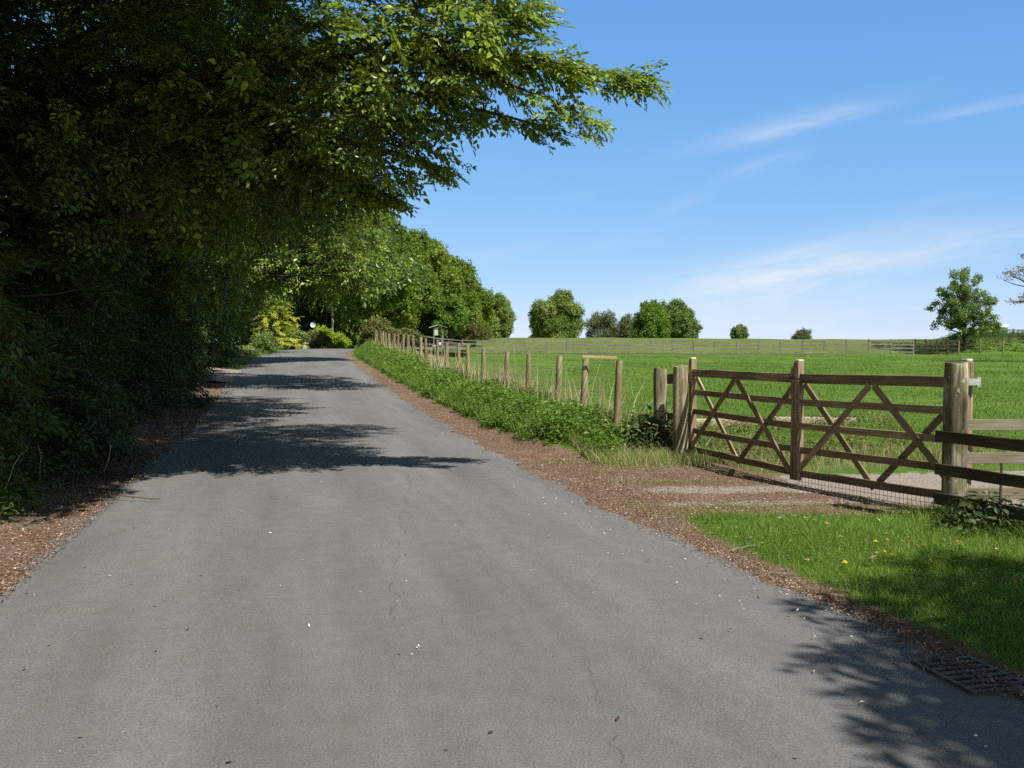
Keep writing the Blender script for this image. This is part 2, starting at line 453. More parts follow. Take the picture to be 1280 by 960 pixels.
RV = np.concatenate([RV, rz[..., None]], 2).reshape(-1, 3)
ii = np.arange(len(Lp) * nw).reshape(-1, nw)
rF = np.stack([ii[:-1, :-1].ravel(), ii[:-1, 1:].ravel(), ii[1:, 1:].ravel(), ii[1:, :-1].ravel()], 1)
m, nt, _, _ = newmat('worn asphalt'); k = N(nt)
tc = k.add('ShaderNodeTexCoord').outputs['Object']
sep = k.add('ShaderNodeSeparateXYZ'); k.l.new(tc, sep.inputs[0]); sx, sy = sep.outputs[0], sep.outputs[1]
n1 = k.noise(tc, .7, 5, .65); n2 = k.noise(tc, 95, 4, .85); n3 = k.noise(tc, 6, 5, .7)
lane = k.math('ADD', sx, k.math('MULTIPLY', sy, .235))     # constant along the lane
lv = k.add('ShaderNodeCombineXYZ'); k.l.new(lane, lv.inputs[0]); k.l.new(k.math('MULTIPLY', sy, .09), lv.inputs[1])
trk = k.noise(lv.outputs[0], 1.3, 4, .6)
n1 = k.noise(k.mapping(lv.outputs[0], (1, 3, 1)), 1.1, 5, .6)
f = k.math('ADD', k.math('ADD', k.math('MULTIPLY', n1, .20), k.math('MULTIPLY', n2, .70)), k.math('ADD', k.math('MULTIPLY', trk, .26), k.math('MULTIPLY', n3, .12)))
c = k.ramp(f, [(.44, (.070, .070, .069)), (.62, (.148, .1475, .145)), (.80, (.25, .249, .243))])
chips = k.voro(tc, 85); ch = k.lin(chips.outputs['Distance'], .16, .05)
cr = k.add('ShaderNodeSeparateColor'); k.l.new(chips.outputs['Color'], cr.inputs[0])
c = k.mix(k.math('MULTIPLY', ch, k.lin(cr.outputs[0], .66, .9, 0, .9)), c, (.34, .32, .29))
c = k.mix(k.math('MULTIPLY', ch, k.lin(cr.outputs[1], .66, .95, 0, .85)), c, (.03, .03, .03))
rust = k.lin(k.noise(tc, 2.6, 4, .65), .58, .72)
c = k.mix(k.math('MULTIPLY', rust, .22), c, (.16, .12, .085))
def crack(x0, slope, amp, sc, y0, y1, wid, seed):
    wob = k.math('SUBTRACT', k.noise(k.mapping(tc, (0, 1, 0), (seed, seed, 0)), sc, 9, .78), .5)
    line = k.math('ADD', k.math('ADD', k.math('MULTIPLY', sy, slope), x0), k.math('MULTIPLY', wob, amp))
    dd = k.math('ABSOLUTE', k.math('SUBTRACT', sx, line))
    on = k.lin(dd, wid, wid * .35)
    on = k.math('MULTIPLY', on, k.math('MULTIPLY', k.lin(sy, y0, y0 + .3), k.lin(sy, y1, y1 - .5)))
    brk = k.lin(k.noise(k.mapping(tc, (1, 1, 0), (0, seed * 3, 0)), 2.2, 3, .6), .40, .52)
    return k.math('MULTIPLY', on, brk)
for args, s_ in (((-.25, -.085, .62, .42, 4.4, 12.5, .006, 3.0), .5), ((.62, -.06, .5, .6, 3.2, 4.9, .006, 8.0), .5), ((-2.1, -.22, .5, .4, 5.5, 20, .007, 14.0), .25), ((1.2, -.2, .7, .5, 5.2, 16, .007, 21.0), .3)):
    c = k.mix(k.math('MULTIPLY', crack(*args), s_), c, (.035, .032, .028))
# brown dust drifted along the right hand edge
hh = k.math('ADD', k.math('MULTIPLY', n2, .75), k.math('MULTIPLY', ch, .25))
k.out(k.bsdf(c, .82, k.bump(hh, .8, .010), .25))
tag(link('road', mesh_np('road', [(RV, rF, 0, None)], [m], True)), 'worn grey asphalt lane', 'road', kind='structure')

# side drive on the left between the two runs of hedge
dy = np.linspace(32.2, 39.0, 10)
DV, DF = [], []
for i, y in enumerate(dy):
    for j, s in enumerate(np.linspace(0, 1, 9)):
        x = LX(y) + .25 - s * 12.5
        DV.append((x, y + s * 1.2 + .4 * math.sin(i) * (s > .1), float(ground(x, y + s * 1.2)) + .004 - .004 * (s == 0)))
for i in range(9):
    for j in range(8):
        a = i * 9 + j; DF.append((a + 1, a, a + 9, a + 10))
tag(link('driveway', mesh_np('driveway', [(DV, DF, 0, None)], [plain_mat('pinkish gravel', (.31, .245, .205), .9, 0, 18, .3)], True)), 'pinkish gravel drive mouth', 'driveway', kind='structure')

# ------------------------------------------------------------------ foliage machinery
LEAF6 = np.array([(0, 0, 0), (.28, .40, .10), (.68, .36, .09), (1, 0, -.10), (.68, -.36, .09), (.28, -.40, .10)])
LEAF6F = np.array([(0, 3, 2, 1), (0, 5, 4, 3)])
LEAF4 = np.array([(0, 0, 0), (.45, .42, .06), (1, 0, -.05), (.45, -.42, .06)])
LEAF4F = np.array([(0, 3, 2, 1)])

def put_leaves(Pt, D, Nn, L, W=.62, six=True):
    D = unit(D); S = unit(np.cross(Nn, D)); Nn = np.cross(D, S)
    T, F = (LEAF6, LEAF6F) if six else (LEAF4, LEAF4F)
    L = np.broadcast_to(np.asarray(L, float), (len(Pt),))[:, None, None]
    V = Pt[:, None] + L * (T[None, :, 0:1] * D[:, None] + W * T[None, :, 1:2] * S[:, None] + T[None, :, 2:3] * Nn[:, None] * .8)
    q = len(T)
    FF = (F[None] + (np.arange(len(Pt)) * q)[:, None, None]).reshape(-1, 4)
    return V.reshape(-1, 3), FF, np.repeat(np.arange(len(Pt)), q)

def spray_template(leaf_rel=.15, six=True, seed=0, sides=3, dense=1.0):
    """a flat beech spray one unit long: twig along x, leaves to both sides, normal z"""
    r = np.random.default_rng(seed)
    pts, dirs, twV, twF, off = [], [], [], [], 0
    def run(p0, ang, L, step, bend):
        nonlocal off
        n = max(3, int(L / step))
        s = np.linspace(0, 1, n + 1)
        a = ang + bend * s
        x = p0[0] + np.concatenate([[0], np.cumsum(np.cos(a[:-1]) * L / n)])
        y = p0[1] + np.concatenate([[0], np.cumsum(np.sin(a[:-1]) * L / n)])
        z = p0[2] - .16 * (L * s) ** 2 + np.cumsum(r.normal(0, .008, n + 1))
        path = np.stack([x, y, z], 1)
        V, F = tube(path[[0, n // 2, n]], [.011 * L + .002, .007 * L + .002, .002], 3)
        twV.append(V); twF.append(F + off); off += len(V)
        for i in range(1, n + 1):
            sd = 1 if i % 2 else -1
            la = a[i] + sd * r.uniform(.6, 1.1) if i < n else a[i]
            pts.append(path[i]); dirs.append((math.cos(la), math.sin(la), r.uniform(-.45, .12)))
        return path
    main = run((0, 0, 0), 0, 1.0, .078 / dense, r.uniform(-.2, .2))
    n = len(main)
    for j in range(sides * 2):
        i = int(n * (.12 + .68 * j / (sides * 2))); sd = 1 if j % 2 else -1
        run(main[i], sd * r.uniform(.6, .95), r.uniform(.36, .52) * (1.15 - i / n), .085 / dense, -sd * .3)
    pts, dirs = np.array(pts), np.array(dirs)
    nn = unit(np.stack([r.normal(0, .28, len(pts)), r.normal(0, .28, len(pts)), np.ones(len(pts))], 1))
    V, F, own = put_leaves(pts, dirs, nn, leaf_rel * r.uniform(.5, 1.25, len(pts)), .62, six)
    return dict(V=V, F=F, own=own, n=len(pts), tV=np.concatenate(twV), tF=np.concatenate(twF))

def clump_template(n=16, leaf=.55, seed=0, flat=.8):
    """a leafy clump of about unit radius for crowns seen from afar"""
    r = np.random.default_rng(seed)
    dd = unit(r.normal(0, 1, (n, 3))); p = dd * r.uniform(.25, 1, (n, 1)) * [1, 1, flat]
    nn = unit(dd * .8 + np.array([.25, 0, .7]) + r.normal(0, .45, (n, 3)))
    D = unit(r.normal(0, 1, (n, 3)) + [0, 0, -.4])
    V, F, own = put_leaves(p, D, nn, leaf * r.uniform(.7, 1.3, n), .8, False)
    return dict(V=V, F=F, own=own, n=n, tV=np.zeros((0, 3)), tF=np.zeros((0, 4), int))

def herb_template(n=12, leaf=.22, seed=0, spread=.45, six=True):
    """an upright leafy weed one unit tall"""
    r = np.random.default_rng(seed)
    t = np.sort(r.uniform(.25, 1, n)); az = np.arange(n) * 2.4 + r.normal(0, .4, n)
    lean = r.normal(0, .12, 2)
    rad = spread * (1 - .45 * t) * r.uniform(.2, 1, n)
    p = np.stack([np.cos(az) * rad + lean[0] * t, np.sin(az) * rad + lean[1] * t, t * .95], 1)
    D = np.stack([np.cos(az), np.sin(az), r.uniform(-.5, .25, n)], 1)
    nn = unit(np.stack([-np.cos(az) * .1 + r.normal(0, .3, n), r.normal(0, .3, n), np.ones(n)], 1))
    V, F, own = put_leaves(p, D, nn, leaf * r.uniform(.7, 1.25, n), .72, six)
    path = np.stack([lean[0] * np.linspace(0, 1, 4), lean[1] * np.linspace(0, 1, 4), np.linspace(0, .95, 4)], 1)
    tV, tF = tube(path, [.018, .015, .01, .005], 3)
    return dict(V=V, F=F, own=own, n=n, tV=tV, tF=tF)

def instance(templates, O, D, Nn, S, tint_c=None, tint_j=.22, leaf_i=0, twig_i=1, r=rng, twigs=True):
    O = np.asarray(O, float); D = unit(D)
    Sd = unit(np.cross(Nn, D)); Nz = np.cross(D, Sd)
    Rm = np.stack([D, Sd, Nz], 2)
    S = np.broadcast_to(np.asarray(S, float), (len(O),))
    which = r.integers(0, len(templates), len(O))
    if tint_c is None: tint_c = np.clip(r.normal(.5, .14, len(O)), 0, 1)
    parts = []
    for ti, T in enumerate(templates):
        s = np.where(which == ti)[0]
        if not len(s): continue
        V = O[s][:, None] + S[s][:, None, None] * np.einsum('nij,kj->nki', Rm[s], T['V'])
        q = len(T['V'])
        F = (T['F'][None] + (np.arange(len(s)) * q)[:, None, None]).reshape(-1, T['F'].shape[1])
        lt = np.clip(tint_c[s][:, None] + r.normal(0, tint_j, (len(s), T['n'])), 0, 1)
        parts.append((V.reshape(-1, 3), F, leaf_i, lt[:, T['own']].ravel()))
        if twigs and len(T['tV']):
            V = O[s][:, None] + S[s][:, None, None] * np.einsum('nij,kj->nki', Rm[s], T['tV'])
            q = len(T['tV'])
            F = (T['tF'][None] + (np.arange(len(s)) * q)[:, None, None]).reshape(-1, T['tF'].shape[1])
            parts.append((V.reshape(-1, 3), F, twig_i, .5))
    return parts

SPR = [spray_template(.155, True, s) for s in range(6)]
SPRB = [spray_template(.235, True, s + 60, 2, .72) for s in range(6)]
SPR4 = [spray_template(.17, False, s + 20) for s in range(5)]
SPRC = [spray_template(.24, False, s + 40, 2, .6) for s in range(4)]
CLU = [clump_template(15, .55, s) for s in range(5)]
CLUF = [clump_template(14, .42, s + 9) for s in range(5)]
HERB = [herb_template(12, .22, s) for s in range(6)]

def lobes_points(lobes, n, r=rng, shell=.0):
    c = np.array([l[0] for l in lobes], float); q = np.array([l[1] for l in lobes], float)
    w = (q.prod(1)) ** .8; w /= w.sum()
    li = r.choice(len(lobes), n, p=w)
    dd = unit(r.normal(0, 1, (n, 3)))
    rad = r.uniform(shell ** 3, 1, n) ** (1 / 3)
    return c[li] + dd * q[li] * rad[:, None], dd, li

def sub_lobes(c, rad, n, sub=.36, seed=0, low=-.75, jitter=.12):
    """clumps spread over an ellipsoid so that the crown gets an uneven outline with gaps"""
    r = np.random.default_rng(seed); out = []
    for i in range(n):
        zz = 1 - (i + .5) / n * (1 - low); a = i * 2.39996 + r.normal(0, .25)
        s = math.sqrt(max(0, 1 - zz * zz))
        dirv = np.array([math.cos(a) * s, math.sin(a) * s, zz])
        k_ = r.uniform(.62, .86)
        p = np.array(c) + dirv * np.array(rad) * k_ + r.normal(0, jitter, 3) * np.array(rad) * .5
        f = sub * r.uniform(.7, 1.2)
        out.append((p, np.array(rad) * f * np.array([1, 1, .8])))
    out.append((np.array(c), np.array(rad) * .55))
    return out

def spray_frames(p, dd, droop=.3, j=.45, r=rng):
    n = len(p)
    D = unit(dd * [1, 1, .55] + r.normal(0, j, (n, 3)) + [0, 0, -droop])
    Nn = unit(np.array([.25, -.35, .85]) + dd * .55 + r.normal(0, .3, (n, 3)))
    return D, Nn

def make_tree(name, label, cat, base, lobes, n, scale, templ, leafmat, trunk_r=.3, trunk_top=None, group=None,
              seed=0, droop=.3, lobe_tint=None, limb_r=None, n_limbs=14, shell=0.0, lean=(0, 0), tint=None, bark='bark', extra=None):
    r = np.random.default_rng(seed)
    base = np.array([base[0], base[1], float(ground(base[0], base[1])) - .05 if len(base) < 3 else base[2]])
    root = thing(name, label, cat, base, group)
    c = np.mean([l[0] for l in lobes], 0); top = max(l[0][2] for l in lobes)
    if trunk_top is None: trunk_top = np.array([c[0] * .6 + base[0] * .4, c[1] * .6 + base[1] * .4, top])
    path = wiggle(base, trunk_top, 9, .05 * trunk_r * 3, 0, r)
    rr = trunk_r * (1 - .82 * np.linspace(0, 1, 9)); rr[0] *= 1.35
    parts = [(*tube(path, rr, 12), 0, .5)]
    order = r.permutation(len(lobes))[:n_limbs]
    for i in order:
        tgt = np.array(lobes[i][0]); hgt = np.linalg.norm(tgt - base)
        zt = base[2] + (tgt[2] - base[2]) * r.uniform(.45, .75)
        s = np.clip((zt - base[2]) / max(.1, trunk_top[2] - base[2]), .12, .95)
        st = np.array([np.interp(s, np.linspace(0, 1, 9), path[:, q]) for q in range(3)])
        lr = trunk_r * (1 - .8 * s) * .5
        lp = wiggle(st, tgt, 8, .03 * np.linalg.norm(tgt - st), .06 * np.linalg.norm(tgt - st), r)
        parts.append((*tube(lp, np.linspace(lr, max(.012, lr * .15), 8), 6), 0, .5))
        for q in range(4):
            e = tgt + unit(r.normal(0, 1, 3)) * np.array(lobes[i][1]) * .8
            b = lp[int(r.integers(3, 7))]
            parts.append((*tube(wiggle(b, e, 5, .02 * np.linalg.norm(e - b), 0, r), np.linspace(lr * .35, .008, 5), 4), 0, .5))
    if extra:
        for pth, r0, r1 in extra: parts.append((*tube(pth, np.linspace(r0, r1, len(pth)), 6), 0, .5))
    parts = [(V - base, F, m_, t_) for V, F, m_, t_ in parts]
    link('trunk', mesh_np('trunk', parts, [M[bark]], True), root)
    p, dd, li = lobes_points(lobes, n, r, shell)
    D, Nn = spray_frames(p, dd, droop, r=r)
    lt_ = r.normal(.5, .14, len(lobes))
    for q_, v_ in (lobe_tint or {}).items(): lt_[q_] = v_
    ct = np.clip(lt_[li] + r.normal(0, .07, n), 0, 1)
    S = scale * r.uniform(.7, 1.25, n)
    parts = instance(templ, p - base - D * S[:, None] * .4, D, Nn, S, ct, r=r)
    return root, base, parts

def finish_crown(root, parts, leafmat):
    return link('crown', mesh_np('crown', parts, [M[leafmat], M['twig']]), root)

def tree(*a, **kw):
    root, base, parts = make_tree(*a, **kw)
    finish_crown(root, parts, a[8])
    return root

# ------------------------------------------------------------------ the beech whose boughs hang over the lane
def bough(path, n, scale, r, width=.5):
    """sprays set along a bough, shorter towards its tip"""
    path = np.asarray(path, float)
    t = r.uniform(0.05, 1, n)
    q = t * (len(path) - 1); i = np.minimum(q.astype(int), len(path) - 2); f = (q - i)[:, None]
    p = path[i] * (1 - f) + path[i + 1] * f
    tg = unit(path[i + 1] - path[i])
    side = unit(np.cross(tg, [0, 0, 1.0])) * r.choice([-1, 1], n)[:, None]
    D = unit(tg * .75 + side * r.uniform(.2, 1.1, n)[:, None] + r.normal(0, .22, (n, 3)) + [0, 0, -.22])
    Nn = unit(np.array([.3, -.6, .75]) + r.normal(0, .3, (n, 3)))
    S = scale * (1.1 - .45 * t) * r.uniform(.7, 1.15, n)
    return p + r.normal(0, .05, (n, 3)), D, Nn, S

def curve(pts, n=10):
    pts = np.asarray(pts, float)
    s = np.linspace(0, len(pts) - 1, n)
    out = np.stack([np.interp(s, np.arange(len(pts)), pts[:, q]) for q in range(3)], 1)
    for _ in range(2): out[1:-1] = .25 * out[:-2] + .5 * out[1:-1] + .25 * out[2:]
    return out

r2 = np.random.default_rng(42)
bl = [(P(585, 40, 10.2), (.95, 1.4, .60)), (P(500, 85, 10.3), (1.15, 1.6, .85)), (P(400, 150, 10.8), (1.25, 1.6, .95)),
      (P(265, 120, 11.0), (1.7, 1.8, 1.4)), (P(90, 110, 10.5), (1.9, 1.8, 1.7)), ((-3.2, 10.0, 6.9), (3.0, 2.3, 1.5)), ((-.55, 10.2, 5.9), (1.2, 1.5, .75)),
      ((-5.8, 9.6, 7.5), (2.8, 2.5, 2.0)), ((-7.5, 11.5, 9.5), (3.2, 3.0, 2.2)), (P(300, 235, 11.5), (1.5, 1.5, .8)), ((-1.9, 9.0, 6.7), (1.3, 1.4, .8)), ((-2.7, 12.5, 8.3), (2.1, 2.0, 1.2)), ((-.9, 11.8, 6.7), (1.5, 1.3, .8)), ((.1, 12.4, 7.8), (1.4, 1.3, .8)), ((-2.2, 10.8, 7.6), (1.8, 1.5, 1.0)), ((-3.6, 15.0, 8.5), (2.1, 2.0, 1.3)), ((-4.4, 13.5, 7.0), (2.0, 2.0, 1.3)), (P(430, 215, 11.2), (.75, 1.0, .45)), ((-4.5, 11.3, 9.2), (2.4, 2.4, 1.8))]
hub = np.array([-6.6, 11.2, 4.6])
paths = []
def bp(*uvY): return [P(*q) for q in uvY]
b1 = curve([hub] + bp((380, 90, 10.6), (560, 62, 10.2), (680, 85, 10.1), (765, 92, 10.2), (818, 106, 10.2)), 16)
b2 = curve(bp((560, 80, 10.2), (650, 110, 9.9), (715, 135, 9.8), (752, 160, 9.8)), 9)
b3 = curve(bp((480, 110, 10.4), (570, 130, 10.3), (650, 150, 10.2), (712, 166, 10.2)), 10)
b4 = curve([hub] + bp((400, 170, 11.0), (500, 192, 11.0), (545, 208, 11.0), (568, 213, 11.0)), 12)
b5 = curve(bp((540, 60, 10.2), (620, 30, 10.0), (650, 16, 9.9), (668, 6, 9.9)), 8)
b6 = curve([hub] + bp((380, 200, 11.3), (450, 232, 11.3), (497, 246, 11.3)), 10)
b7 = curve(bp((470, 150, 10.6), (520, 150, 10.6), (560, 152, 10.6), (610, 148, 10.5)), 8)
b8 = curve(bp((590, 60, 10.0), (655, 70, 9.8), (700, 78, 9.8), (735, 92, 9.8)), 8)
extra = [(b1, .085, .006), (b2, .02, .004), (b3, .03, .004), (b4, .06, .004), (b5, .025, .005), (b6, .05, .005), (b7, .02, .004), (b8, .02, .004)]
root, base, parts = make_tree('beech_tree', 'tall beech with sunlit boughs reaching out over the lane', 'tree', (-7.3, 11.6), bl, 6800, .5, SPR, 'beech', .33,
                              np.array([-6.3, 11.2, 9.5]), 'roadside trees', 3, .32, {0: .78, 1: .68, 2: .5, 3: .4, 4: .35, 9: .4}, n_limbs=12, extra=extra)  # tint pales towards the sunlit lobes, light put into the leaf colour
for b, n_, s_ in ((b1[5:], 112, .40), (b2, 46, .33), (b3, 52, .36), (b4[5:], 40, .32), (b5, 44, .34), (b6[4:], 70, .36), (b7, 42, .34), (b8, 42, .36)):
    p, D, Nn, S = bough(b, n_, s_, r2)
    parts += instance(SPRB, p - base, D, Nn, S, np.clip(r2.normal(.82, .18, n_), 0, 1), r=r2)  # bough leaves tinted paler, sunlight put into their colour
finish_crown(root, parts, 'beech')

# its nearer neighbour stands beside the camera; only its shade and lowest boughs reach the picture
tree('beech_tree', 'beech standing nearest on the hedge side, its high crown shading the hedge', 'tree', (-6.9, 2.2),
     [((-3.3, 5.2, 7.6), (2.3, 2.8, 1.7)), ((-5.2, 2.0, 8.2), (3.0, 3.0, 2.2)), ((-5.4, 6.8, 6.4), (2.4, 2.4, 1.8)), ((-6.5, 4.5, 10), (3.2, 3.2, 2.0)), ((-2.6, 6.4, 9.3), (2.2, 2.2, 1.6)),
      ((-4.6, 7.8, 8.4), (2.4, 2.2, 1.8)), ((-7.2, 8.2, 6.4), (2.0, 2.0, 2.0)), ((-4.4, 5.2, 10.4), (2.6, 2.6, 1.6)), ((-4.0, 4.6, 5.9), (1.6, 1.8, 1.0)), ((-3.0, 7.6, 7.4), (2.0, 1.7, 1.2)), ((-1.7, 7.2, 7.8), (1.2, 1.3, .9)), ((-2.9, 4.9, 6.7), (1.6, 1.6, .9)), ((-4.3, 6.6, 5.6), (1.5, 1.6, .9))], 8200, .75, SPRC, 'beech', .36, None, 'roadside trees', 5)

# the next trees along the lane
tree('beech_tree', 'roadside beech behind the hedge with a dark drooping crown', 'tree', (-10.6, 19.5),
     [(P(330, 215, 18.5), (2.4, 2.5, 1.3)), (P(230, 180, 19), (3.0, 2.5, 2.2)), (P(120, 200, 18), (3.0, 2.5, 2.6)), (P(320, 90, 19), (3.0, 2.8, 1.8)), (P(100, 60, 19), (3.2, 3, 2.6)),
      (P(420, 225, 19), (1.0, 1.6, .7)), ((-9.5, 19, 11), (4, 3.5, 2.6)), ((-6.2, 18.5, 8.8), (3.2, 3.0, 2.0)), (P(255, 300, 20), (1.8, 1.8, 1.4))], 2800, .72, SPR4, 'beech', .34, None, 'roadside trees', 7)
tree('beech_tree', 'roadside beech with low sunlit sprays just before the gravel drive mouth', 'tree', (-13.4, 30.0),
     [(P(400, 330, 29), (2.4, 2.2, 1.0)), (P(340, 300, 30), (3.0, 2.5, 1.6)), (P(270, 290, 29), (2.8, 2.4, 1.8)), (P(430, 285, 30), (1.9, 2.4, 1.0)), (P(310, 240, 30), (3.2, 2.8, 1.8)), (P(455, 322, 28), (1.5, 2.0, .7)),
      (P(215, 370, 30), (1.8, 2.0, 1.6)), ((-10.8, 37, 8.6), (3.5, 3, 2.2)), (P(470, 345, 28), (1.1, 1.6, .45)), ((-10.5, 30, 9), (4, 3.5, 2.4))], 2500, .85, SPR4, 'beech', .34, None, 'roadside trees', 9)  # high lobe over the drive mouth is added to shade the thicket
tree('beech_tree', 'roadside beech beyond the gravel drive mouth above the golden tree', 'tree', (-19, 46),
     [(P(290, 330, 44), (3.6, 3, 2.2)), (P(350, 310, 46), (3.4, 3, 1.8)), (P(400, 300, 47), (3.0, 3, 2.0)), (P(250, 390, 43), (1.7, 2.2, 2.3)), (P(262, 410, 44), (1.3, 1.8, 1.5)), (P(320, 270, 47), (4, 3, 2.4)), (P(430, 315, 47), (2.0, 2.4, 1.5)),
      (P(272, 365, 44), (1.3, 2, 1.4)), (P(230, 340, 46), (4, 3, 3)), (P(405, 345, 47), (1.6, 2, .6)), (P(370, 330, 46), (2, 2, .6))], 2600, 1.2, SPR4, 'green', .36, None, 'roadside trees', 12)

# ------------------------------------------------------------------ the tall hedge
def hedge(name, label, cat, face, y0, y1, hgt, depth, n, scale, templ, mat, seed, group=None, low=.0, both=False, sm=.75):
    """leafy hedge: face(y) is the x of its face, foliage hangs in front of a tangle of stems"""
    r = np.random.default_rng(seed)
    ym = (y0 + y1) / 2
    base = np.array([float(face(ym)) - depth / 2, ym, float(ground(face(ym), ym))])
    root = thing(name, label, cat, base, group)
    y = r.uniform(y0, y1, n); zr = r.uniform(0, 1, n) ** .95
    dep = depth * r.uniform(0, 1, n) ** 1.7
    bulge = .35 * np.sin(y * 1.1 + zr * 3) + .25 * np.sin(y * 2.7 + zr * 7 + 1) + .22 * np.sin(zr * 11 + y * .6)
    x = face(y) - dep + bulge * .8 - .55 * np.abs(zr - .42) ** 1.5
    z = ground(x, y) + low + zr * hgt * (1 + .06 * np.sin(y * .9) + .05 * np.sin(y * 3.1))
    p = np.stack([x, y, z], 1)
    dd = np.stack([np.full(n, .85), r.normal(-.12, .55, n), r.normal(-.05, .4, n)], 1)
    D = unit(dd + [0, 0, -.35]); Nn = unit(np.stack([r.normal(.45, .3, n), r.normal(-.15, .3, n), np.full(n, .8)], 1))
    S = scale * r.uniform(.7, 1.25, n)
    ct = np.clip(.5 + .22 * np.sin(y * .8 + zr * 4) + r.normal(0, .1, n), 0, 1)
    parts = instance(templ, p - base, D, Nn, S, ct, r=r)
    link('foliage', mesh_np('foliage', parts, [M[mat], M['twig']]), root)
    st = []
    for yy in np.arange(y0 + .3, y1, .55):
        xx = float(face(yy)) - depth * r.uniform(.35, .8)
        b = np.array([xx, yy, float(ground(xx, yy)) - .05]); t = b + [r.normal(.1, .25), r.normal(0, .3), hgt * r.uniform(.75, 1)]
        st.append((*tube(wiggle(b, t, 6, .06, 0, r), np.linspace(r.uniform(.03, .07), .01, 6), 5), 0, .5))
        for q in range(3):
            a = b + (t - b) * r.uniform(.2, .8)
            st.append((*tube(wiggle(a, a + [depth * .5, r.normal(0, .5), r.uniform(-.1, .4)], 5, .03, 0, r), np.linspace(.016, .005, 5), 4), 0, .5))
    link('stems', mesh_np('stems', [(V - base, F, m_, t_) for V, F, m_, t_ in st], [M['bark']], True), root)
    return root

face = lambda y: LX(y) - .95 - .25 * np.sin(np.asarray(y) * .45)
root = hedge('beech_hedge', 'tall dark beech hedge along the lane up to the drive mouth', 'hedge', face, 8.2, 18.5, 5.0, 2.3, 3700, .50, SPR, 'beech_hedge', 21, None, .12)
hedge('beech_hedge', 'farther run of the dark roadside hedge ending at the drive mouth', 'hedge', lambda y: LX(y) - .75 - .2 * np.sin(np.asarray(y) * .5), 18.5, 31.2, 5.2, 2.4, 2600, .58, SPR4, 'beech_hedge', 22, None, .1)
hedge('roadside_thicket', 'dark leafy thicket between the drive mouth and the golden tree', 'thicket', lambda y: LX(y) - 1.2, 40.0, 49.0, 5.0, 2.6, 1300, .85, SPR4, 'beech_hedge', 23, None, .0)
# trees standing behind the hedge close the view to the left
for i, (x, y, hh) in enumerate(((-12.5, 7.5, 9), (-14.5, 14, 10), (-17.5, 24, 10))):
    lab = ('broadleaf tree deep behind the hedge, nearest the camera', 'broadleaf tree deep behind the middle of the hedge', 'broadleaf tree deep behind the far end of the hedge')[i]
    tree('broadleaf_tree', lab, 'tree', (x, y), sub_lobes((x, y, hh * .58), (3.6, 4.2, hh * .48), 14, .5, 60 + i, -.9), 1300, 1.15, SPRC, 'beech_hedge', .3, None, 'trees behind the hedge', 30 + i)

# tree out of the picture on the right whose shade falls on the lane's corner
tree('roadside_tree', 'broadleaf tree beside the near post and rail fence, shading the drain', 'tree', (7.5, -1.6),
     [((5.0, .45, 5.6), (.8, 1.0, .6)), ((5.6, 1.6, 5.0), (1.0, .8, .5)), ((6.4, 1.3, 6.2), (1.5, 1.3, .8)), ((5.1, -.7, 5.6), (1.0, 1.0, .6)), ((6.6, -.8, 7.0), (1.7, 1.5, 1.0)), ((7.7, -2.0, 8), (2, 2, 1.5)), ((5.7, .1, 5.2), (.8, .6, .4)), ((4.7, -.4, 5.9), (.5, .6, .3)), ((6.3, 2.2, 5.6), (1.0, .8, .5))], 760, .6, SPRC, 'beech', .22, None, None, 44)

# ------------------------------------------------------------------ middle distance and skyline trees
def crown_px(u, vt, vb, wpx, Y, n=26, depth=.8, seed=0, sub=.36, low=-.8):
    c = P(u, (vt + vb) / 2, Y); rx_ = wpx / 2 / FPX * Y; rz_ = (vb - vt) / 2 / FPX * Y
    return sub_lobes(c, (rx_, rx_ * depth, rz_), n, sub, seed, low), c
def far_tree(name, label, u, vt, vb, wpx, Y, mat, n, scale, seed, group=None, templ=CLU, trunk_r=.3, sub=.36, nl=26, by=None, low=-.8, shell=.35):
    lobes, c = crown_px(u, vt, vb, wpx, Y, nl, .85, seed, sub, low)
    bx = c[0]
    if mat != 'darkhedge': n, scale = int(n * 1.8), scale * .72
    return tree(name, label, 'tree', (bx, Y), lobes, n, scale, templ, mat, trunk_r, None, group, seed + 100, droop=.1, n_limbs=16, shell=shell)

gW = 'trees massed beyond the bend'
far_tree('beech_tree', 'highest olive green tree of the mass beyond the bend', 470, 256, 440, 120, 82, 'olive', 2800, .62, 71, gW, low=-.97)
far_tree('beech_tree', 'broad olive tree on the outer slope of the mass beyond the bend', 518, 280, 440, 112, 90, 'olive', 2700, .62, 72, gW)
far_tree('beech_tree', 'lower olive tree where the mass beyond the bend falls to the skyline', 556, 318, 442, 92, 98, 'olive', 2300, .6, 73, gW)
far_tree('beech_tree', 'lowest olive tree at the tail of the mass beyond the bend', 588, 358, 442, 60, 106, 'olive', 1500, .55, 74, gW)
far_tree('sycamore_tree', 'bright green leafy tree in front of the olive mass', 462, 280, 410, 96, 72, 'green', 2200, .55, 75, gW, trunk_r=.15)
far_tree('sycamore_tree', 'bright green tree overhanging the dark hollow by the pale pole', 408, 258, 382, 108, 87, 'green', 2100, .62, 76, gW, trunk_r=.13)
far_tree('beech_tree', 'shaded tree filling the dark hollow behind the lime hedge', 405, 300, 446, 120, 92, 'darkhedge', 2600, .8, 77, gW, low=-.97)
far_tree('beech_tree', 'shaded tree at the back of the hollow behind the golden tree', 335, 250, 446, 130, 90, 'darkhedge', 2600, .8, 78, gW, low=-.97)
far_tree('sycamore_tree', 'small bright green tree right of the white notice board', 563, 370, 424, 44, 88, 'green', 1000, .42, 79, gW)
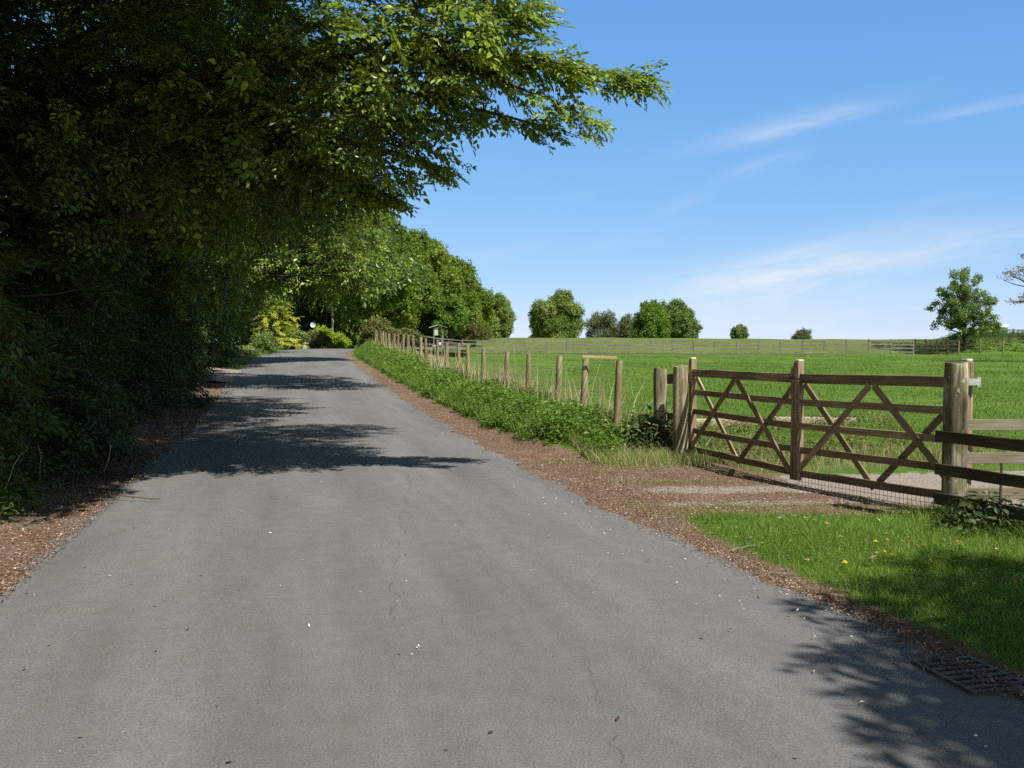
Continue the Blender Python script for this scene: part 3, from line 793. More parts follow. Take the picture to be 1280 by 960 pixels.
far_tree('beech_tree', 'shaded tree low behind the dark clipped hedge and bronze shrub', 455, 350, 448, 110, 100, 'darkhedge', 1900, .8, 89, gW, low=-.97)
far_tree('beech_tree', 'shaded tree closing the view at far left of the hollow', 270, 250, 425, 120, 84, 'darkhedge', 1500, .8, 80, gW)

gS = 'trees on the skyline'
far_tree('chestnut_tree', 'flowering chestnut touching the tail of the tree mass', 620, 366, 436, 52, 140, 'chestnut', 1700, .62, 81, gS, low=-.95)
far_tree('chestnut_tree', 'flowering round chestnut alone on the skyline', 695, 365, 440, 66, 165, 'chestnut', 2400, .72, 82, gS, low=-.95)
far_tree('birch_tree', 'pale airy tree on the skyline between chestnut and big double tree', 755, 387, 440, 46, 205, 'greyleaf', 750, .8, 83, gS, CLUF)
far_tree('birch_tree', 'smaller pale airy tree touching the big double tree', 784, 392, 440, 30, 205, 'greyleaf', 480, .8, 84, gS, CLUF)
far_tree('chestnut_tree', 'bright green near half of the big double tree on the skyline', 815, 376, 442, 46, 172, 'green', 1500, .72, 85, gS, low=-.95)
far_tree('lime_tree', 'olive far half of the big double tree on the skyline', 843, 373, 442, 54, 180, 'bluegreen', 1700, .75, 86, gS, low=-.95)
far_tree('lime_tree', 'little bush at the right foot of the big double tree', 864, 411, 432, 14, 180, 'bluegreen', 200, .6, 90, gS)
far_tree('hawthorn_tree', 'small pointed dark tree alone above the far rail fence', 924, 404, 432, 20, 170, 'bluegreen', 420, .55, 87, gS)
far_tree('hawthorn_tree', 'small flat grey green tree on the skyline right of the pointed one', 1003, 410, 432, 24, 180, 'greyleaf', 420, .55, 88, gS, CLUF)

# the young maple on the bank
lobes, c = crown_px(1203, 335, 436, 86, 80, 70, .9, 91, .145, -.95)
tree('maple_tree', 'airy young maple with sky showing through, on the field bank', 'tree', (c[0] + .25, 80), lobes, 1250, .26, CLU, 'bluegreen', .17, np.array([c[0], 80, c[2] + 1.8]), None, 191, droop=.05, n_limbs=30, shell=.3)
ol, ol_y = [], 58
for (u, v, a, b) in ((1262, 344, 16, 6), (1280, 338, 16, 7), (1266, 378, 16, 5), (1284, 372, 14, 6), (1300, 335, 20, 12), (1320, 310, 30, 14), (1340, 350, 40, 24), (1290, 318, 10, 4), (1345, 300, 40, 20)):
    ol.append((P(u, v, ol_y), (a / FPX * ol_y, .9, b / FPX * ol_y)))
oc = P(1362, 400, ol_y)
tree('oak_tree', 'oak coming into leaf with bare twisted boughs and sparse tan leaves', 'tree', (oc[0], ol_y), ol, 330, .26, CLUF, 'oak', .35, P(1350, 300, ol_y), None, 192, droop=.0, n_limbs=9)

# ------------------------------------------------------------------ shrubs, hedges and garden things by the bend
def shrub(name, label, u, vt, vb, wpx, Y, mat, n, scale, seed, cat='shrub', depth=1.0, sub=.45, templ=CLU, grp=None):
    lobes, c = crown_px(u, vt, vb, wpx, Y, 16, depth, seed, sub, -.9)
    root = thing(name, label, cat, (c[0], Y, float(ground(c[0], Y))), grp)
    base = np.array(root.location); r = np.random.default_rng(seed)
    p, dd, li = lobes_points(lobes, n, r, .2); p[:, 2] = np.maximum(p[:, 2], base[2] + .03)
    D, Nn = spray_frames(p, dd, .0, r=r)
    link('foliage', mesh_np('foliage', instance(templ, p - base, D, Nn, scale * r.uniform(.7, 1.25, n), np.clip(r.normal(.5, .15, n), 0, 1), r=r), [M[mat], M['twig']]), root)
    st = []
    for i in range(7):
        t = lobes[i][0]; st.append((*tube(wiggle(base + r.normal(0, .12, 3) * [1, 1, 0], t, 5, .05, 0, r) - base, np.linspace(.05, .012, 5), 5), 0, .5))
    link('stems', mesh_np('stems', st, [M['bark']], True), root)
    return root
shrub('clipped_hedge', 'rounded bronze green hedge end beside the stone seat', 396, 414, 436, 28, 78, 'bronze', 700, .20, 101, 'hedge')
shrub('clipped_hedge', 'tall rounded bright lime hedge behind the bronze one', 402, 407, 436, 24, 80, 'limehedge', 700, .20, 102, 'hedge')
shrub('clipped_hedge', 'lower bright lime hedge at the head of the lane', 422, 416, 437, 26, 80, 'limehedge', 800, .20, 103, 'hedge')
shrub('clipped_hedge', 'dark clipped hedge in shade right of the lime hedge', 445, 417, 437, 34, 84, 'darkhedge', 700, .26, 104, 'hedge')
shrub('garden_shrub', 'bronze green domed shrub where the stake fence begins', 472, 401, 432, 38, 67, 'bronze', 900, .26, 105)
shrub('garden_shrub', 'low bronze shrub behind the first stakes of the fence', 505, 411, 430, 40, 70, 'bronze', 700, .26, 106)
shrub('garden_shrub', 'twiggy brownish bush between the notice board and the chestnut', 592, 404, 426, 36, 92, 'bronze', 420, .34, 107, templ=CLUF)
shrub('garden_shrub', 'green shrub under the golden tree by the lane', 331, 416, 443, 26, 60, 'bluegreen', 500, .2, 108)
shrub('garden_shrub', 'dark green shrub between golden tree and stone seat', 366, 412, 433, 28, 72, 'bluegreen', 500, .26, 109)
shrub('garden_shrub', 'dark bush beside the green shelter on the bank', 1238, 402, 424, 24, 88, 'bluegreen', 300, .34, 110)
shrub('garden_shrub', 'thin upright lime sapling at the head of the lane', 452, 421, 437, 8, 68, 'limehedge', 120, .16, 111)

# golden tree with tiers of drooping branches
gb = P(345, 436, 63); gt = P(345, 352, 63)
root = thing('golden_conifer', 'golden yellow tiered conifer beside the lane', 'tree', (gb[0], 63, float(ground(gb[0], 63))))
base = np.array(root.location); r = np.random.default_rng(9)
H = gt[2] - base[2]
link('trunk', mesh_np('trunk', [(*tube(np.array([[0, 0, 0], [.03, 0, H * .5], [0, 0, H * .98]]), [.1, .06, .01], 7), 0, .5)], [M['bark']], True), root)
pp, DD = [], []
for i in range(12):
    zz = H * (.14 + .83 * i / 11); rad = 1.75 * (1 - .78 * (i / 11) ** 1.2) * r.uniform(.8, 1.15)
    nb = 9 if i < 9 else 6
    for j in range(nb):
        a = j / nb * 6.283 + i * 1.3 + r.normal(0, .2); L = rad * r.uniform(.65, 1.1)
        for s in np.linspace(.25, 1, 6):
            pp.append((math.cos(a) * L * s, math.sin(a) * L * s, zz + .12 * s - .22 * s * s + r.normal(0, .02))); DD.append((math.cos(a), math.sin(a), -.12))
pp, DD = np.array(pp), np.array(DD)
sp = [spray_template(.3, False, s + 70, 2, .6) for s in range(3)]
link('crown', mesh_np('crown', instance(sp, pp, unit(DD + r.normal(0, .3, DD.shape)), unit(np.array([0, -.1, 1]) + r.normal(0, .15, DD.shape)), .42, np.clip(r.normal(.6, .15, len(pp)), 0, 1), r=r), [M['gold'], M['twig']]), root)

# stone seat, brick pier, satellite dish, pole
b = P(370, 433, 74); b[2] = float(ground(b[0], 74))
root = thing('stone_seat', 'low pale stone seat at the lane edge', 'seat', b)
link('seat', mesh_np('seat', [(*boxes([(-.95, .95, -.25, .25, .38, .52)]), 0, .5)], [M['stone']]), root)
for s in (-1, 1): link('leg', mesh_np('leg', [(*boxes([(-.14 + s * .7, .14 + s * .7, -.2, .2, -.05, .379)]), 0, .5)], [M['stone']]), root)
b = P(379, 434, 79); b[2] = float(ground(b[0], 79))
root = thing('brick_pier', 'red brick gate pier with flat coping beside the bronze hedge', 'gate pier', b)
link('shaft', mesh_np('shaft', [(*boxes([(-.33, .33, -.33, .33, -.1, 1.05)]), 0, .5)], [M['brick']]), root)
link('coping', mesh_np('coping', [(*boxes([(-.42, .42, -.42, .42, 1.052, 1.2)]), 0, .5)], [M['stone']]), root)
b = P(392, 434, 83); gz = float(ground(b[0], 83)); zc = P(392, 406, 83)[2]
root = thing('satellite_dish', 'round pale satellite dish on a mast above the lime hedge', 'satellite dish', (b[0], 83, gz))
V, F = [], []
nr, ns = 5, 20
for i in range(nr + 1):
    q = i / nr
    for j in range(ns):
        a = j / ns * 2 * math.pi; V.append((.28 * 0 + .24 * q * math.cos(a) * 1.0, .07 * q * q - .1, .24 * q * math.sin(a)))
V = np.array(V); V[:, 1] *= -1
V = V * [1, 1, 1]
for i in range(nr):
    for j in range(ns): F.append((i * ns + j, i * ns + (j + 1) % ns, (i + 1) * ns + (j + 1) % ns, (i + 1) * ns + j))
V[:, 1] = -.10 - .06 * (1 - 0) + .0 * V[:, 1] + .09 * (np.hypot(V[:, 0], V[:, 2]) / .24) ** 2 * -1 + .1
Vb = V + [0, .012, 0]
link('reflector', mesh_np('reflector', [(V + [0, 0, zc - gz], F, 0, .5), (Vb + [0, 0, zc - gz], [f[::-1] for f in F], 0, .5)], [M['dish']], True), root)
link('mast', mesh_np('mast', [(*tube([[0, 0, -.1], [0, 0, 1.2], [0, 0, zc - gz], [0, -.05, zc - gz]], .03, 8), 0, .5)], [M['galv']], True), root)
link('feed_arm', mesh_np('feed_arm', [(*tube([[0, -.05, zc - gz - .22], [0, -.3, zc - gz - .16], [0, -.38, zc - gz]], .015, 6), 0, .5)], [M['galv']], True), root)
b = P(416, 430, 82); gz = float(ground(b[0], 82))
tag(link('wooden_pole', mesh_np('wooden_pole', [(*tube(np.array([[0, 0, -.2], [.01, 0, 1.5], [.02, 0, 3], [0, 0, P(416, 378, 82)[2] - gz]]), [.12, .11, .1, .09], 10), 0, .5)], [M['polewood']], True), None, (b[0], 82, gz)),
    'plain pale wooden pole in the dark hollow', 'pole')

# white notice board with a small pitched roof, behind the stake fence
b = P(548, 424, 81); gz = float(ground(b[0], 81))
root = thing('notice_board', 'white notice board under a small pitched roof behind the fence', 'notice board', (b[0], 81, gz))
H = P(548, 408, 81)[2] - gz
link('post', mesh_np('post', [(*boxes([(-.42, -.34, -.04, .04, -.1, H - .05)]), 0, .5)], [M['farrail']]), root)
link('post', mesh_np('post', [(*boxes([(.34, .42, -.04, .04, -.1, H - .05)]), 0, .5)], [M['farrail']]), root)
link('board', mesh_np('board', [(*boxes([(-.33, -.03, -.025, .025, H - .75, H - .10)]), 0, .5)], [M['noticewhite']]), root)
for s in (-1, 1):
    V, F = boxes([(0, .8, -.28, .28, -.022, .022)]); a = R_(-18)
    V = V @ np.array([[math.cos(a), 0, math.sin(a)], [0, 1, 0], [-math.sin(a), 0, math.cos(a)]]); V[:, 0] *= s
    if s < 0: F = F[:, ::-1]
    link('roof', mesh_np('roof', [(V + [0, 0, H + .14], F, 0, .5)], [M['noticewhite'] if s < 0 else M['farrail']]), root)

# green shelter with a white roof on the bank
b = P(1246, 424, 92); gz = float(ground(b[0], 92))
root = thing('field_shelter', 'small green shelter with a white sloping roof on the bank', 'shelter', (b[0], 92, gz))
zt = P(1246, 408, 92)[2] - gz
link('wall', mesh_np('wall', [(*boxes([(-.72, .72, -.6, .6, -.2, zt - .12)]), 0, .5)], [M['greenpaint']]), root)
V, F = boxes([(-.80, .80, -.7, .7, 0, .2)]); V[:, 2] += zt - .1 + V[:, 0] * .13
link('roof', mesh_np('roof', [(V, F, 0, .5)], [M['white']]), root)
V, F = boxes([(-.62, -.1, -.62, -.603, .1, zt * .55)])
link('door', mesh_np('door', [(V, F, 0, .5)], [M['farrail']]), root)

# ------------------------------------------------------------------ fences
# stakes and wire along the lane
ypost = list(np.array([14.3, 15.9, 17.9, 20.3, 22.5, 24.6])) + list(np.arange(26.6, 62.0, 1.9))
base = np.array([RX(30) + 1.9, 30, ground(RX(30) + 1.9, 30)]).astype(float)
root = thing('stake_fence', 'leaning round stakes strung with wire above the grassy verge', 'fence', base)
tops = []
for i, y in enumerate(ypost):
    x = float(RX(y)) + (1.93 if i > 1 else 1.83) + rng.normal(0, .04)
    gz = float(ground(x, y)); hgt = (1.08 if y < 24 else 1.14) * rng.uniform(.97, 1.03) + (.075 if i == 0 else 0)
    top = np.array([x + rng.normal(0, .035), y + rng.normal(0, .03), gz + hgt])
    if i == 0: top[0] += .02
    round_post('post', (x, y, gz - .2), top, .059 * rng.uniform(.9, 1.1), .054 * rng.uniform(.9, 1.1), M['palepost'], root, 10, i)
    tops.append((np.array([x, y, gz]), top))
for f in (.28, .52, .76, .95):
    pts = []
    for (a, t) in tops: pts.append(a + (t - a) * f + [.055, 0, 0])
    link('wire', mesh_np('wire', [(np.array(tube(pts, .0035, 4)[0]) - base, tube(pts, .0035, 4)[1], 0, .5)], [M['wire']], True), root)
t0, t1 = tops[0][1], tops[1][1]
plank('rail', P(728, 445.5, 15.74), P(771, 447.5, 15.66), .045, .022, M['orangeboard'], root, .003)

# two thick strainer posts where the stakes meet the gate
p848 = P(850, 575, 13.42); p848[2] = 0
p825 = P(826, 560, 14.05); p825[2] = float(ground(p825[0], 14.05))
root = thing('strainer_posts', 'two thick round posts with short dark boards at the gate end of the stakes', 'fence', (p848[0], p848[1], 0))
round_post('post', p848 - [0, 0, .3], P(849, 457.5, 13.42) + [.02, 0, 0], .112, .105, M['postwood'], root, 18, 3, .06)
round_post('post', p825 - [0, 0, .3], P(825, 460.5, 14.05), .10, .097, M['postwood'], root, 18, 4, .06)
plank('rail', P(830, 474, 14.2), P(864, 472, 13.55), .14, .03, M['darkboard'], root)
plank('rail', P(832, 520, 14.2), P(864, 521, 13.55), .10, .03, M['darkboard'], root)

# timber gates
def V3(p, z): return np.array([p[0], p[1], z])
def gate(label, p, q, z_p, z_q, mesh=False, hinge_at=None, seed=0, top_p=.13, top_q=.13, st_q=.085):
    """field gate from p to q: stiles, five rails and diamond braces"""
    root = thing('field_gate', label, 'gate', (p[0], p[1], 0), 'timber field gates')
    d_ = unit(np.array(q) - np.array(p)); nrm = np.array([-d_[1], d_[0]])
    if nrm[0] > 0: nrm = -nrm                    # nrm points to the lane
    W = M['gatewood']
    L = np.linalg.norm(np.array(q) - p)
    def at(s, z, off=0.0): 
        w = np.array(p) + d_ * s + nrm * off
        return np.array([w[0], w[1], z + (z_p * (1 - s / L) + z_q * s / L)])
    st = .085
    for s, tp, st_ in ((st / 2, top_p, st), (L - st_q / 2, top_q, st_q)):
        plank('stile', at(s, .06), at(s, 1.27 + tp), st_, .085, W, root, .009, up=(d_[0], d_[1], 0), seed=seed)
        plank('lit_stile_top', at(s, 1.2705 + tp), at(s, 1.30 + tp), st_ - .004, .081, M['littop'], root, .012, up=(d_[0], d_[1], 0), seed=seed)  # pale block on each stile top, sunlight put into its colour
    zs = [1.215, .945, .675, .405, .145]; hs = [.105, .075, .075, .075, .08]
    for z, h in zip(zs, hs):
        plank('rail', at(st + .001, z), at(L - st_q - .001, z), h, .048 if z > 1.2 else .026, W, root, .005, seed=seed)
    ztop, zbot, mid = 1.158, .188, L / 2
    fo, bo = .030, -.030
    e = st * .55
    for a, b, o_ in (((e, zbot - .04), (mid - .03, ztop), fo), ((mid + .03, ztop), (L - e, zbot - .04), fo + .001), ((e + .06, ztop), (mid - .01, zbot - .09), bo), ((mid + .05, zbot - .02), (L - e - .02, ztop - .02), bo - .001)):
        plank('brace', at(a[0], a[1], o_), at(b[0], b[1], o_), .068, .024, W, root, .004, seed=seed)
    if mesh:
        V, F, off = [], [], 0
        sp = .052
        for s in np.arange(st, L - st, sp):
            v, f = tube([at(s, -.055, .02), at(s, .17, .02)], .0022, 4); V.append(v - np.array(root.location)); F.append(f + off); off += len(v)
        for z in np.arange(-.05, .15, sp):
            v, f = tube([at(st, z, .0235), at(L - st, z, .0235)], .0022, 4); V.append(v - np.array(root.location)); F.append(f + off); off += len(v)
        link('wire_mesh', mesh_np('wire_mesh', [(np.concatenate(V), np.concatenate(F), 0, .5)], [M['rust']]), root)
    return root, at, L
g1, at1, L1 = gate('timber field gate leaf hung beside the two strainer posts', A, Mg - [.012, -.045], .0, .0, False, seed=3, top_q=.05, st_q=.032)
g2, at2, L2 = gate('timber field gate leaf with wire mesh below its bottom rail', Mg + [-.006, .028], B, .0, .03, True, seed=8)
# galvanised latch and hinge straps
v, f = boxes([(-.045, .045, -.025, .025, -.03, .03), (.0455, .075, -.02, .02, -.045, .045)])
o = link('hinge', mesh_np('hinge', [(v, f, 0, .5)], [M['galv']]), g2); pp_ = at2(L2 - .03, 1.24) - np.array(g2.location) + [.0, -.075, -.02]; o.location = pp_.tolist()
v, f = tube([at1(L1 * .04, 1.215, .028), at1(L1 * .2, 1.215, .028)], .008, 6)
link('hinge_strap', mesh_np('hinge_strap', [(v - np.array(g1.location), f, 0, .5)], [M['iron']]), g1)
v, f = tube([at1(L1 - .07, 1.215, .045), at2(.13, 1.215, .05)], .010, 6)
link('latch', mesh_np('latch', [(v - np.array(g1.location), f, 0, .5)], [M['iron']]), g1)

# big round gate post
pb = np.array([3.915, 8.46, 0])
tag(round_post('gate_post', pb - [0, 0, .35], pb + [.0, 0, 1.435], .104, .097, M['gatepost'], None, 22, 9, .07),
    'thick weathered round gate post streaked with pale wood', 'gate post')

# dark rails running towards the camera from the big post
d1 = unit(np.array([.345, -.94])); s0 = np.array([3.77, 8.51])
root = thing('rail_fence', 'dark wooden rail fence running from the gate post towards the lane corner', 'fence', (s0[0], s0[1], 0))
for z, h in ((.775, .10), (.485, .10), (.225, .105), (.055, .10)):
    a = V3(s0 if z > .1 else s0 + d1 * .35, z); b_ = V3(s0 + d1 * 6.6, z - .0)
    plank('rail', a, b_, h, .03, M['darkboard'], root, .004, seed=int(z * 100))
for i in (1, 2, 3):
    q = s0 + d1 * (2.15 * i) + np.array([.09, .03])
    round_post('post', (q[0], q[1], -.3), (q[0], q[1], .95), .07, .068, M['postwood'], root, 14, 30 + i)
# pale boards going off to the right
root = thing('board_fence', 'pale grey board fence facing the lane to the right of the gate post', 'fence', (4.05, 8.64, 0))
for i, (z, h) in enumerate(((.865, .10), (.565, .10), (.245, .10))):
    plank('rail', (4.03 + .02 * i, 8.62, z), (9.6, 8.72, z + .02), h, .03, M['greyboard'], root, .004, seed=50 + i)
for x in (6.1, 8.1):
    round_post('post', (x, 8.75, -.3), (x, 8.75, .98), .06, .058, M['postwood'], root, 12, int(x * 10))
# thin iron stake
tag(link('iron_stake', mesh_np('iron_stake', [(*tube([[0, 0, -.2], [0, 0, .3], [.005, 0, .53]], .012, 7), 0, .5)], [M['iron']], True), None, (4.235, 8.28, .03)), 'thin dark iron stake just behind the dark rails', 'stake')

# silvered rail fence across the pasture
pa, pz = P(527, 443, 83), P(1142, 438, 79)
n_ = 23
root = thing('rail_fence', 'long silvery four rail fence crossing the pasture below the skyline', 'fence', ((pa[0] + pz[0]) / 2, 81, float(ground((pa[0] + pz[0]) / 2, 81))))
pts = []
for i in range(n_ + 1):
    t = i / n_; x, y = pa[0] + (pz[0] - pa[0]) * t, pa[1] + (pz[1] - pa[1]) * t
    gz = float(ground(x, y)); pts.append(np.array([x, y, gz]))
    plank('post', (x, y + .06, gz - .2), (x + rng.normal(0, .02), y + .06, gz + 1.2 * rng.uniform(.96, 1.05)), .11, .09, M['farrail'], root, 0, up=(0, 1, 0), seed=i)
for i in range(n_):
    for z, h in ((.16, .12), (.47, .09), (.78, .09), (1.08, .09)):
        if rng.random() < .03: continue
        plank('rail', pts[i] + [0, 0, z + rng.normal(0, .02)], pts[i + 1] + [0, 0, z + rng.normal(0, .02)], h, .04, M['farrail'], root, 0, seed=i * 7 + int(z * 100)) if z > 1 or z < .2 or True else None
# stretch under the maple, its shade put into the dark wood colour
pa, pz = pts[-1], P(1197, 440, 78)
root = thing('rail_fence', 'short rail fence under the young maple, darkened for its shade', 'fence', (pz[0], pz[1], float(ground(pz[0], pz[1]))))
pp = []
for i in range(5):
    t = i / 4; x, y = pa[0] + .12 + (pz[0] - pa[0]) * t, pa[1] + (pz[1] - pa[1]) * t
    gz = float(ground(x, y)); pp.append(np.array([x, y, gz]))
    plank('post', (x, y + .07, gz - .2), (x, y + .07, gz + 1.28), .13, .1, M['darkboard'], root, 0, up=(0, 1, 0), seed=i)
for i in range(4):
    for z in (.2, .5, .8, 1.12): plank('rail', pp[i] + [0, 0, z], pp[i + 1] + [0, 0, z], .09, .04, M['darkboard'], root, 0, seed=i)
# round stakes along the foot of the bank
root = thing('stake_fence', 'round stakes with wire along the foot of the grassy bank', 'fence', (P(1225, 440, 76)[0], 76, float(ground(P(1225, 440, 76)[0], 76))))
pp = []
for i, u in enumerate((1198, 1225, 1253.5, 1284, 1316)):
    q = P(u, 440, 77 - i * .5); gz = float(ground(q[0], q[1])); pp.append(np.array([q[0], q[1], gz + .95]))
    round_post('post', (q[0], q[1], gz - .2), (q[0] + .02, q[1], gz + 1.12), .065, .06, M['palepost'], root, 8, i)
for dz in (0, -.35, -.7):
    v, f = tube(np.array(pp) + [0, -.07, dz], .006, 4); link('wire', mesh_np('wire', [(v - np.array(root.location), f, 0, .5)], [M['wire']]), root)
# lit rails on top of the bank at the right edge
root = thing('rail_fence', 'pale three rail fence on top of the bank beyond the shelter', 'fence', (P(1268, 424, 96)[0], 96, float(ground(P(1268, 424, 96)[0], 96))))
pp = []
for i, u in enumerate((1244, 1267, 1291, 1316)):
    q = P(u, 424, 96); gz = P(u, 424.5, 96)[2]; pp.append(np.array([q[0], 96, gz]))
    plank('post', (q[0], 96.07, gz - .8), (q[0], 96.07, gz + 1.1), .16, .12, M['farrail'], root, 0, up=(0, 1, 0), seed=i)
for i in range(3):
    for z in (.25, .6, .95): plank('rail', pp[i] + [0, 0, z], pp[i + 1] + [0, 0, z], .11, .05, M['farrail'], root, 0, seed=i)

# ------------------------------------------------------------------ drain
c4 = np.array([P(1146, 836, 4.64)[:2], P(1206, 831, 4.70)[:2], P(1284, 868, 4.29)[:2], P(1226, 874, 4.24)[:2]])
cx = c4.mean(0); ax = unit(((c4[2] - c4[3]) + (c4[1] - c4[0]))[None])[0]
root = thing('drain_grate', 'rusty cast iron road drain grate in the shaded road corner', 'drain', (cx[0], cx[1], .008))
ang = math.atan2(ax[1], ax[0]); root.rotation_euler = (0, 0, ang)
hw, hd, fr = .165, .225, .022
v, f = boxes([(-hw, hw, -hd, -hd + fr, -.02, .018), (-hw, hw, hd - fr, hd, -.02, .018), (-hw, -hw + fr, -hd + fr + .0005, hd - fr - .0005, -.02, .018), (hw - fr, hw, -hd + fr + .0005, hd - fr - .0005, -.02, .018)])
link('frame', mesh_np('frame', [(v, f, 0, .5)], [M['iron']]), root)
nb = 6
for i in range(nb):
    y = -hd + fr + (i + .75) * (2 * hd - 2 * fr) / (nb + .5)
    v, f = boxes([(-hw + fr + .0005, hw - fr - .0005, y - .013, y + .013, .0085, .0165)])
    o = link('bar', mesh_np('bar', [(v, f, 0, .5)], [M['iron']]), root)
v, f = boxes([(-hw + .005, hw - .005, -hd + .005, hd - .005, -.012, .0078)])
link('gully', mesh_np('gully', [(v, f, 0, .5)], [M['hole']]), root)

# ------------------------------------------------------------------ grass, herbs, litter
def blades(x, y, h, w, r, lean=.35, zoff=-.01, tint=None):
    n = len(x); z = ground(x, y) + zoff
    a = r.uniform(0, 6.283, n); s = np.stack([np.cos(a), np.sin(a), np.zeros(n)], 1) * w[:, None] / 2
    l = np.stack([r.normal(0, lean, n), r.normal(0, lean, n), np.ones(n)], 1) * h[:, None]
    l2 = l * [1.0, 1.0, .5]; l2[:, :2] *= .32
    p = np.stack([x, y, z], 1)
    V = np.stack([p - s, p + s, p + l2 + s * .8, p + l2 - s * .8, p + l], 1).reshape(-1, 3)
    i = np.arange(n) * 5
    Q = np.stack([i, i + 1, i + 2, i + 3], 1); T = np.stack([i + 3, i + 2, i + 4], 1)
    t = np.repeat(np.clip(r.normal(.5, .2, n), 0, 1) if tint is None else tint, 5)
    return [(V, Q, 0, t), (V, T, 0, t)]
def patchy(x, y, s=1.0): return .5 + .5 * np.sin(x * 2.1 * s + 1.3 * np.sin(y * 1.7 * s)) * np.cos(y * 2.6 * s + .8 * np.sin(x * 3.1 * s))

r = np.random.default_rng(77)
# lawn between lane, gate apron and dark rails
n = 150000
y = r.uniform(1.8, 9.6, n) ; x = RX(y) + .05 + r.uniform(0, 1, n) * 3.6
dd_ = x - RX(y); wr = np.interp(y, [2, 4, 6, 8, 9.3], [.16, .18, .22, .34, .8])
pr = smooth((dd_ - wr + .1) / .3) * (1 - smooth((y - 8.3 - .25 * patchy(x, y)) / .55)) * (.55 + .45 * patchy(x, y)) + .05 * (dd_ > .15)
railx = 3.775 + (8.40 - y) * .367
kp = (r.random(n) < pr) & (x < railx + 1.4); x, y = x[kp], y[kp]
near_rail = np.exp(-((x - (3.775 + (8.40 - y) * .367)) / .22) ** 2)
h = r.uniform(.025, .075, len(x)) * (1 + 1.8 * near_rail); ti = np.clip(r.normal(.42, .16, len(x)) + .25 * (patchy(x, y, .7) - .5), 0, 1)
tag(link('lawn_grass', mesh_np('lawn_grass', blades(x, y, h, r.uniform(.003, .006, len(x)), r, .5, tint=ti), [M['grass']])), 'short green grass of the verge corner', 'grass', kind='stuff')

# pasture: tufts thinning with distance
n = 190000
y = 9 + 68 * r.random(n) ** 1.9; x = RX(y) + 2.6 + r.uniform(0, 1, n) * (.75 * y + 2)
gx_ = np.interp(y, [8.75, 10.85, 13.49], [4.18, 3.23, 2.52])
kp = (x < .58 * y + 2) & ~((y < 12.6 + .05 * x) & (y > 8.9) & (x < 15)) & (x > gx_ + .15) & (r.random(n) < .35 + .65 * patchy(x, y, .35)) & (r.random(n) < 1 - .8 * smooth((y - 40) / 35))
x, y = x[kp], y[kp]
pt = patchy(x, y, .23) * .5 + patchy(x + 9, y * 1.3, .61) * .5
h = r.uniform(.03, .085, len(x)) * (1 + 1.0 * (patchy(x, y, .8) > .82)); ti = np.clip(r.normal(.18, .15, len(x)) + .55 * pt, 0, 1)
tag(link('pasture_grass', mesh_np('pasture_grass', blades(x, y, h, .006 + .0005 * y, r, .55, tint=ti), [M['fieldgrass']])), 'grazed bright green pasture grass', 'grass', kind='stuff')

# a few worn tufts left in the gate apron
xs_, ys_ = [], []
for (cx_, cy_, sx_, sy_, n_) in ((1.95, 11.1, .45, .10, 900), (1.35, 12.1, .35, .12, 500), (2.3, 9.35, .5, .12, 900), (1.5, 9.0, .35, .15, 500), (2.9, 12.0, .25, .2, 600), (1.2, 13.0, .6, .15, 1200)):
    xs_.append(r.normal(cx_, sx_, n_)); ys_.append(r.normal(cy_, sy_, n_))
x, y = np.concatenate(xs_), np.concatenate(ys_)
kp = x > RX(y) + .25; x, y = x[kp], y[kp]
tag(link('apron_grass', mesh_np('apron_grass', blades(x, y, r.uniform(.012, .05, len(x)), r.uniform(.003, .006, len(x)), r, .6, tint=np.clip(r.normal(.5, .25, len(x)), 0, 1)), [M['grass']])), 'sparse worn grass in the gate entrance', 'grass', kind='stuff')

# rough grass and pale stems behind the gate and at the feet of the posts
n = 9000
y = r.uniform(11.6, 14.0, n); x = np.interp(y, [8.75, 10.85, 13.49], [4.18, 3.23, 2.52]) + .15 + r.uniform(0, 1, n) ** 1.4 * 4
kp = r.random(n) < np.exp(-((y - 12.9 - .1 * (x - 3)) / .7) ** 2); x1, y1 = x[kp], y[kp]
y = r.uniform(12.4, 14.4, 7000); x = RX(y) + 1.1 + r.uniform(0, 1.5, 7000); kp = (x < np.interp(y, [8.75, 10.85, 13.49], [4.18, 3.23, 2.52]) + .3) & (r.random(7000) < smooth((y - 12.2) / 1.0))
x = np.concatenate([x1, x[kp]]); y = np.concatenate([y1, y[kp]])
ti = np.clip(r.normal(.5, .2, len(x)), 0, 1); dm = r.random(len(x)) < .38
bp1 = blades(x[~dm], y[~dm], r.uniform(.06, .22, (~dm).sum()), r.uniform(.004, .008, (~dm).sum()), r, .5, tint=ti[~dm])
bp2 = [(V, F, 1, t) for V, F, _, t in blades(x[dm], y[dm], r.uniform(.08, .26, dm.sum()), r.uniform(.003, .006, dm.sum()), r, .6, tint=ti[dm])]
tag(link('rough_grass', mesh_np('rough_grass', bp1 + bp2, [M['grass'], M['dry']])), 'rough half dry grass around the gate', 'grass', kind='stuff')

